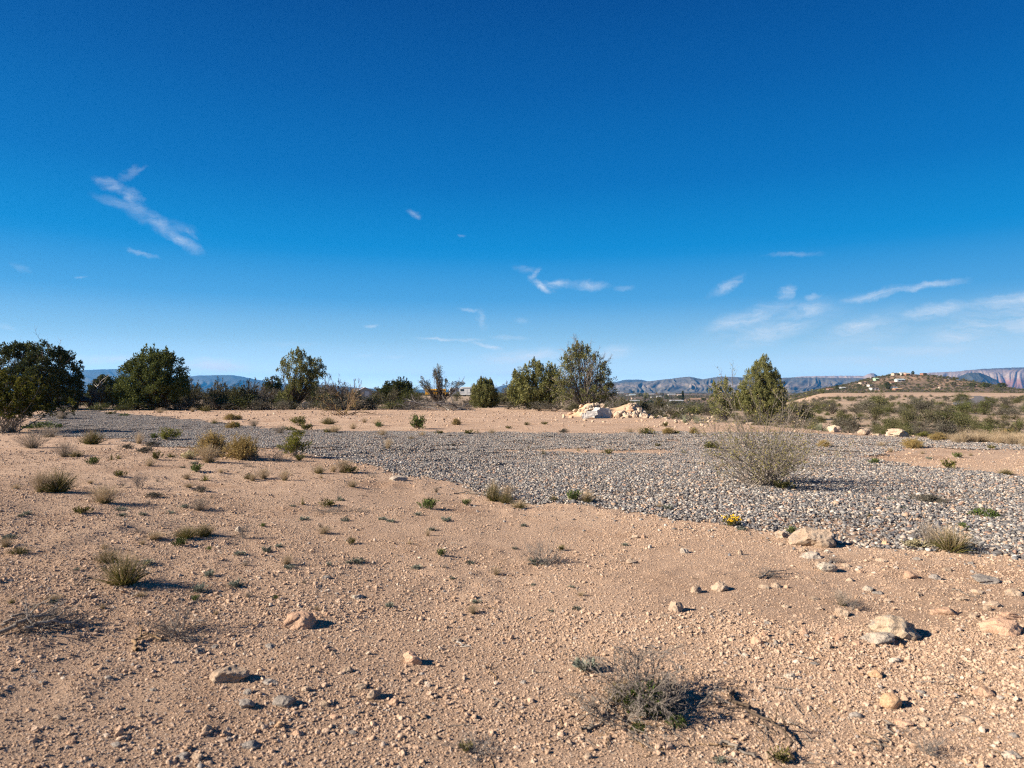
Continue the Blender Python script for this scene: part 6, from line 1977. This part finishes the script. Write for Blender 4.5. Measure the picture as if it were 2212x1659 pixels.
for i in range(46):
    xd, yd = rs.uniform(10, 1250), rs.uniform(985, 1330)
    a_, b_, _ = G(xd, yd)
    if gravel_mask(np.array([a_]), np.array([b_]))[0]:
        continue
    k = rs.choice(['forb', 'dry', 'grey', 'forb', 'green'])
    s_ = rs.uniform(9, 17)
    plant(k, xd, yd, s_ * (1.3 if k == 'forb' else 1), s_ * (.4 if k == 'forb' else .7), desc={'forb': 'tiny blue-green seedling', 'dry': 'tiny straw-coloured tuft', 'grey': 'tiny grey dry tuft', 'green': 'tiny green seedling'}[k])

# ================================================================== MOUNTAINS
def mk_rockmat(name, stops, strata=.02, scrub=(.05, .055, .04), sc=.5, nscale=.004):
    m, nt = newmat(name)
    p = pos(nt)
    s = nt.nodes.new('ShaderNodeSeparateXYZ')
    nt.links.new(p, s.inputs[0])
    n1 = noise(nt, nscale, 7, .65, p)
    z = mth(nt, 'ADD', mth(nt, 'MULTIPLY', s.outputs[2], strata), mth(nt, 'MULTIPLY', n1, .25))
    c = ramp(nt, z, stops)
    n2 = noise(nt, nscale * 4, 8, .7, p)
    c = mixc(nt, ramp(nt, n2, [(.42, (sc, sc, sc)), (.60, (0, 0, 0))]), c, scrub)
    return finish(m, nt, c, .95, None, .05)


def mountains(name, prof, dist, front, back, mat, base=-6, seed=1, gully=.3, freq=60, n=420, rows=46, power=1.6, cliff=0):
    q = np.array(prof, float)
    xs = np.linspace(q[0, 0], q[-1, 0], n)
    ys = np.interp(xs, q[:, 0], q[:, 1])
    k = np.exp(-np.linspace(-2, 2, 9) ** 2)
    ys = np.convolve(np.pad(ys, 4, 'edge'), k / k.sum(), 'valid')
    u = (xs - CX) / FPX
    crest = EYE + (HOR - ys) / FPX * dist
    crest = crest + np.interp(crest, [0, 60], [0, 1]) * 5 * fbm(u * 260, u * 0 + seed, 3, seed)
    t = np.concatenate([np.linspace(-1, 0, rows), np.linspace(0, 1, 12)[1:]])
    U, T = np.meshgrid(u, t)
    Cr = np.meshgrid(crest, t)[0]
    Y = dist + np.where(T < 0, T * front, T * back)
    sh = np.where(T < 0, (1 + T) ** power, 1 - T ** 1.5)
    if cliff:
        sh = np.where(T < 0, np.clip((1 + T) ** power * (1 - cliff) + cliff * sst(.55, .8, 1 + T), 0, 1), sh)
    warp = fbm(U * freq * .3, T * 1.5, 3, seed + 3) * .8
    ridge = 1 - np.abs(2 * (fbm(U * freq + warp * 3, T * 1.1 + warp, 4, seed + 5)))
    env = np.clip(sh * (1 - sh) * 4, 0, 1) * (T < 0)
    Z = base + (Cr - base) * np.clip(sh - gully * env * (1 - ridge) * 1.3, 0, 1)
    X = U * Y
    i = np.arange(len(t) * n).reshape(len(t), n)
    f = np.stack([i[:-1, :-1], i[:-1, 1:], i[1:, 1:], i[1:, :-1]], -1).reshape(-1, 4)
    o = obj(name, mesh(name, np.stack([X.ravel(), Y.ravel(), Z.ravel()], 1), [(f, 0)], [mat], True))
    tag(o, kind='structure')


M['scrubhill'] = mk_rockmat('scrubby_mountain', [(.0, (.15, .135, .11)), (.30, (.17, .145, .12)), (.38, (.31, .24, .19)), (.46, (.20, .17, .14)), (.6, (.15, .135, .115)), (1, (.14, .13, .115))], 1 / 330, sc=.75)
M['bluehill'] = mk_rockmat('forested_mountain', [(.0, (.06, .06, .05)), (.5, (.075, .072, .06)), (1, (.06, .06, .052))], 1 / 400, sc=.5)
M['redcliff'] = mk_rockmat('red_rock_cliffs', [(.0, (.11, .085, .07)), (.24, (.18, .10, .075)), (.42, (.33, .155, .11)), (.50, (.33, .18, .13)), (.58, (.38, .28, .215)), (.70, (.40, .315, .25)), (.84, (.33, .25, .195)), (.93, (.12, .11, .085)), (1, (.08, .08, .065))], 1 / 500, scrub=(.14, .09, .07), sc=.45, nscale=.003)
M['cone'] = mk_rockmat('dark_cone', [(.0, (.075, .07, .055)), (.4, (.20, .085, .06)), (.6, (.075, .07, .055)), (1, (.06, .06, .05))], 1 / 300, sc=.8)

mountains('mountain_range', [(-500, 806), (-200, 798), (0, 800), (120, 806), (160, 804), (185, 799), (250, 797), (275, 801), (330, 812), (400, 815), (425, 811), (500, 810), (520, 813), (560, 821), (600, 828), (660, 829), (720, 834), (780, 838), (850, 841), (1000, 842), (1060, 846)], 12500, 3500, 2500, 'bluehill', seed=3, gully=.25, freq=38)
mountains('mountain_range', [(860, 846), (960, 842), (1000, 837), (1030, 839), (1070, 838), (1086, 832), (1110, 832), (1150, 836), (1200, 838), (1300, 832), (1335, 824), (1350, 820), (1385, 820), (1400, 824), (1440, 834), (1500, 842)], 13000, 3000, 2000, 'bluehill', seed=6, gully=.25, freq=38)
mountains('mountain_range', [(1180, 846), (1280, 834), (1330, 827), (1360, 826), (1395, 824), (1430, 820), (1462, 816.5), (1480, 814), (1494, 814), (1506, 817), (1518, 819), (1532, 817), (1552, 813.5), (1580, 814), (1620, 816), (1680, 816), (1720, 815), (1790, 816), (1860, 817), (1930, 822), (2000, 830), (2080, 842)], 9000, 3300, 2200, 'scrubhill', seed=9, gully=.26, freq=62, n=560)
mountains('mesa', [(1640, 846), (1690, 818), (1730, 813), (1780, 812), (1830, 811.5), (1868, 812), (1874, 808), (1882, 806), (1890, 807), (1896, 812), (1960, 813), (2040, 815), (2120, 830)], 12800, 2400, 1800, 'redcliff', seed=12, gully=.3, freq=60, cliff=.4)
mountains('red_cliffs', [(1900, 846), (1980, 816), (2006, 805), (2040, 803.5), (2074, 802), (2084, 800), (2120, 797), (2170, 794.5), (2212, 793.5), (2300, 794), (2400, 798), (2560, 812), (2800, 836)], 11800, 2600, 2200, 'redcliff', seed=15, gully=.13, freq=95, cliff=.42, rows=80, n=620)
mountains('cinder_cone', [(2030, 846), (2052, 822), (2072, 813), (2094, 805), (2106, 804.5), (2120, 806), (2136, 813), (2154, 821), (2180, 846)], 8200, 700, 700, 'cone', seed=18, gully=.18, freq=60, power=1.0)

# ================================================================== AIR
HZ = 465.0
mh, nt = newmat('thin_air')
pv = nt.nodes.new('ShaderNodeVolumePrincipled')
pv.inputs['Color'].default_value = (.07, .43, 1.0, 1)
pv.inputs['Density'].default_value = 4.0e-5
pv.inputs['Anisotropy'].default_value = 0.2
oo = nt.nodes.new('ShaderNodeOutputMaterial')
nt.links.new(pv.outputs[0], oo.inputs['Volume'])
M['air'] = mh
hz = obj('haze', MB().box(0, 0, 0, 35000, 36000, HZ + 90).mesh('haze', ['air']), None, (0, 0, (HZ + 90) / 2 - 90))
tag(hz, kind='stuff')

settle_labels()
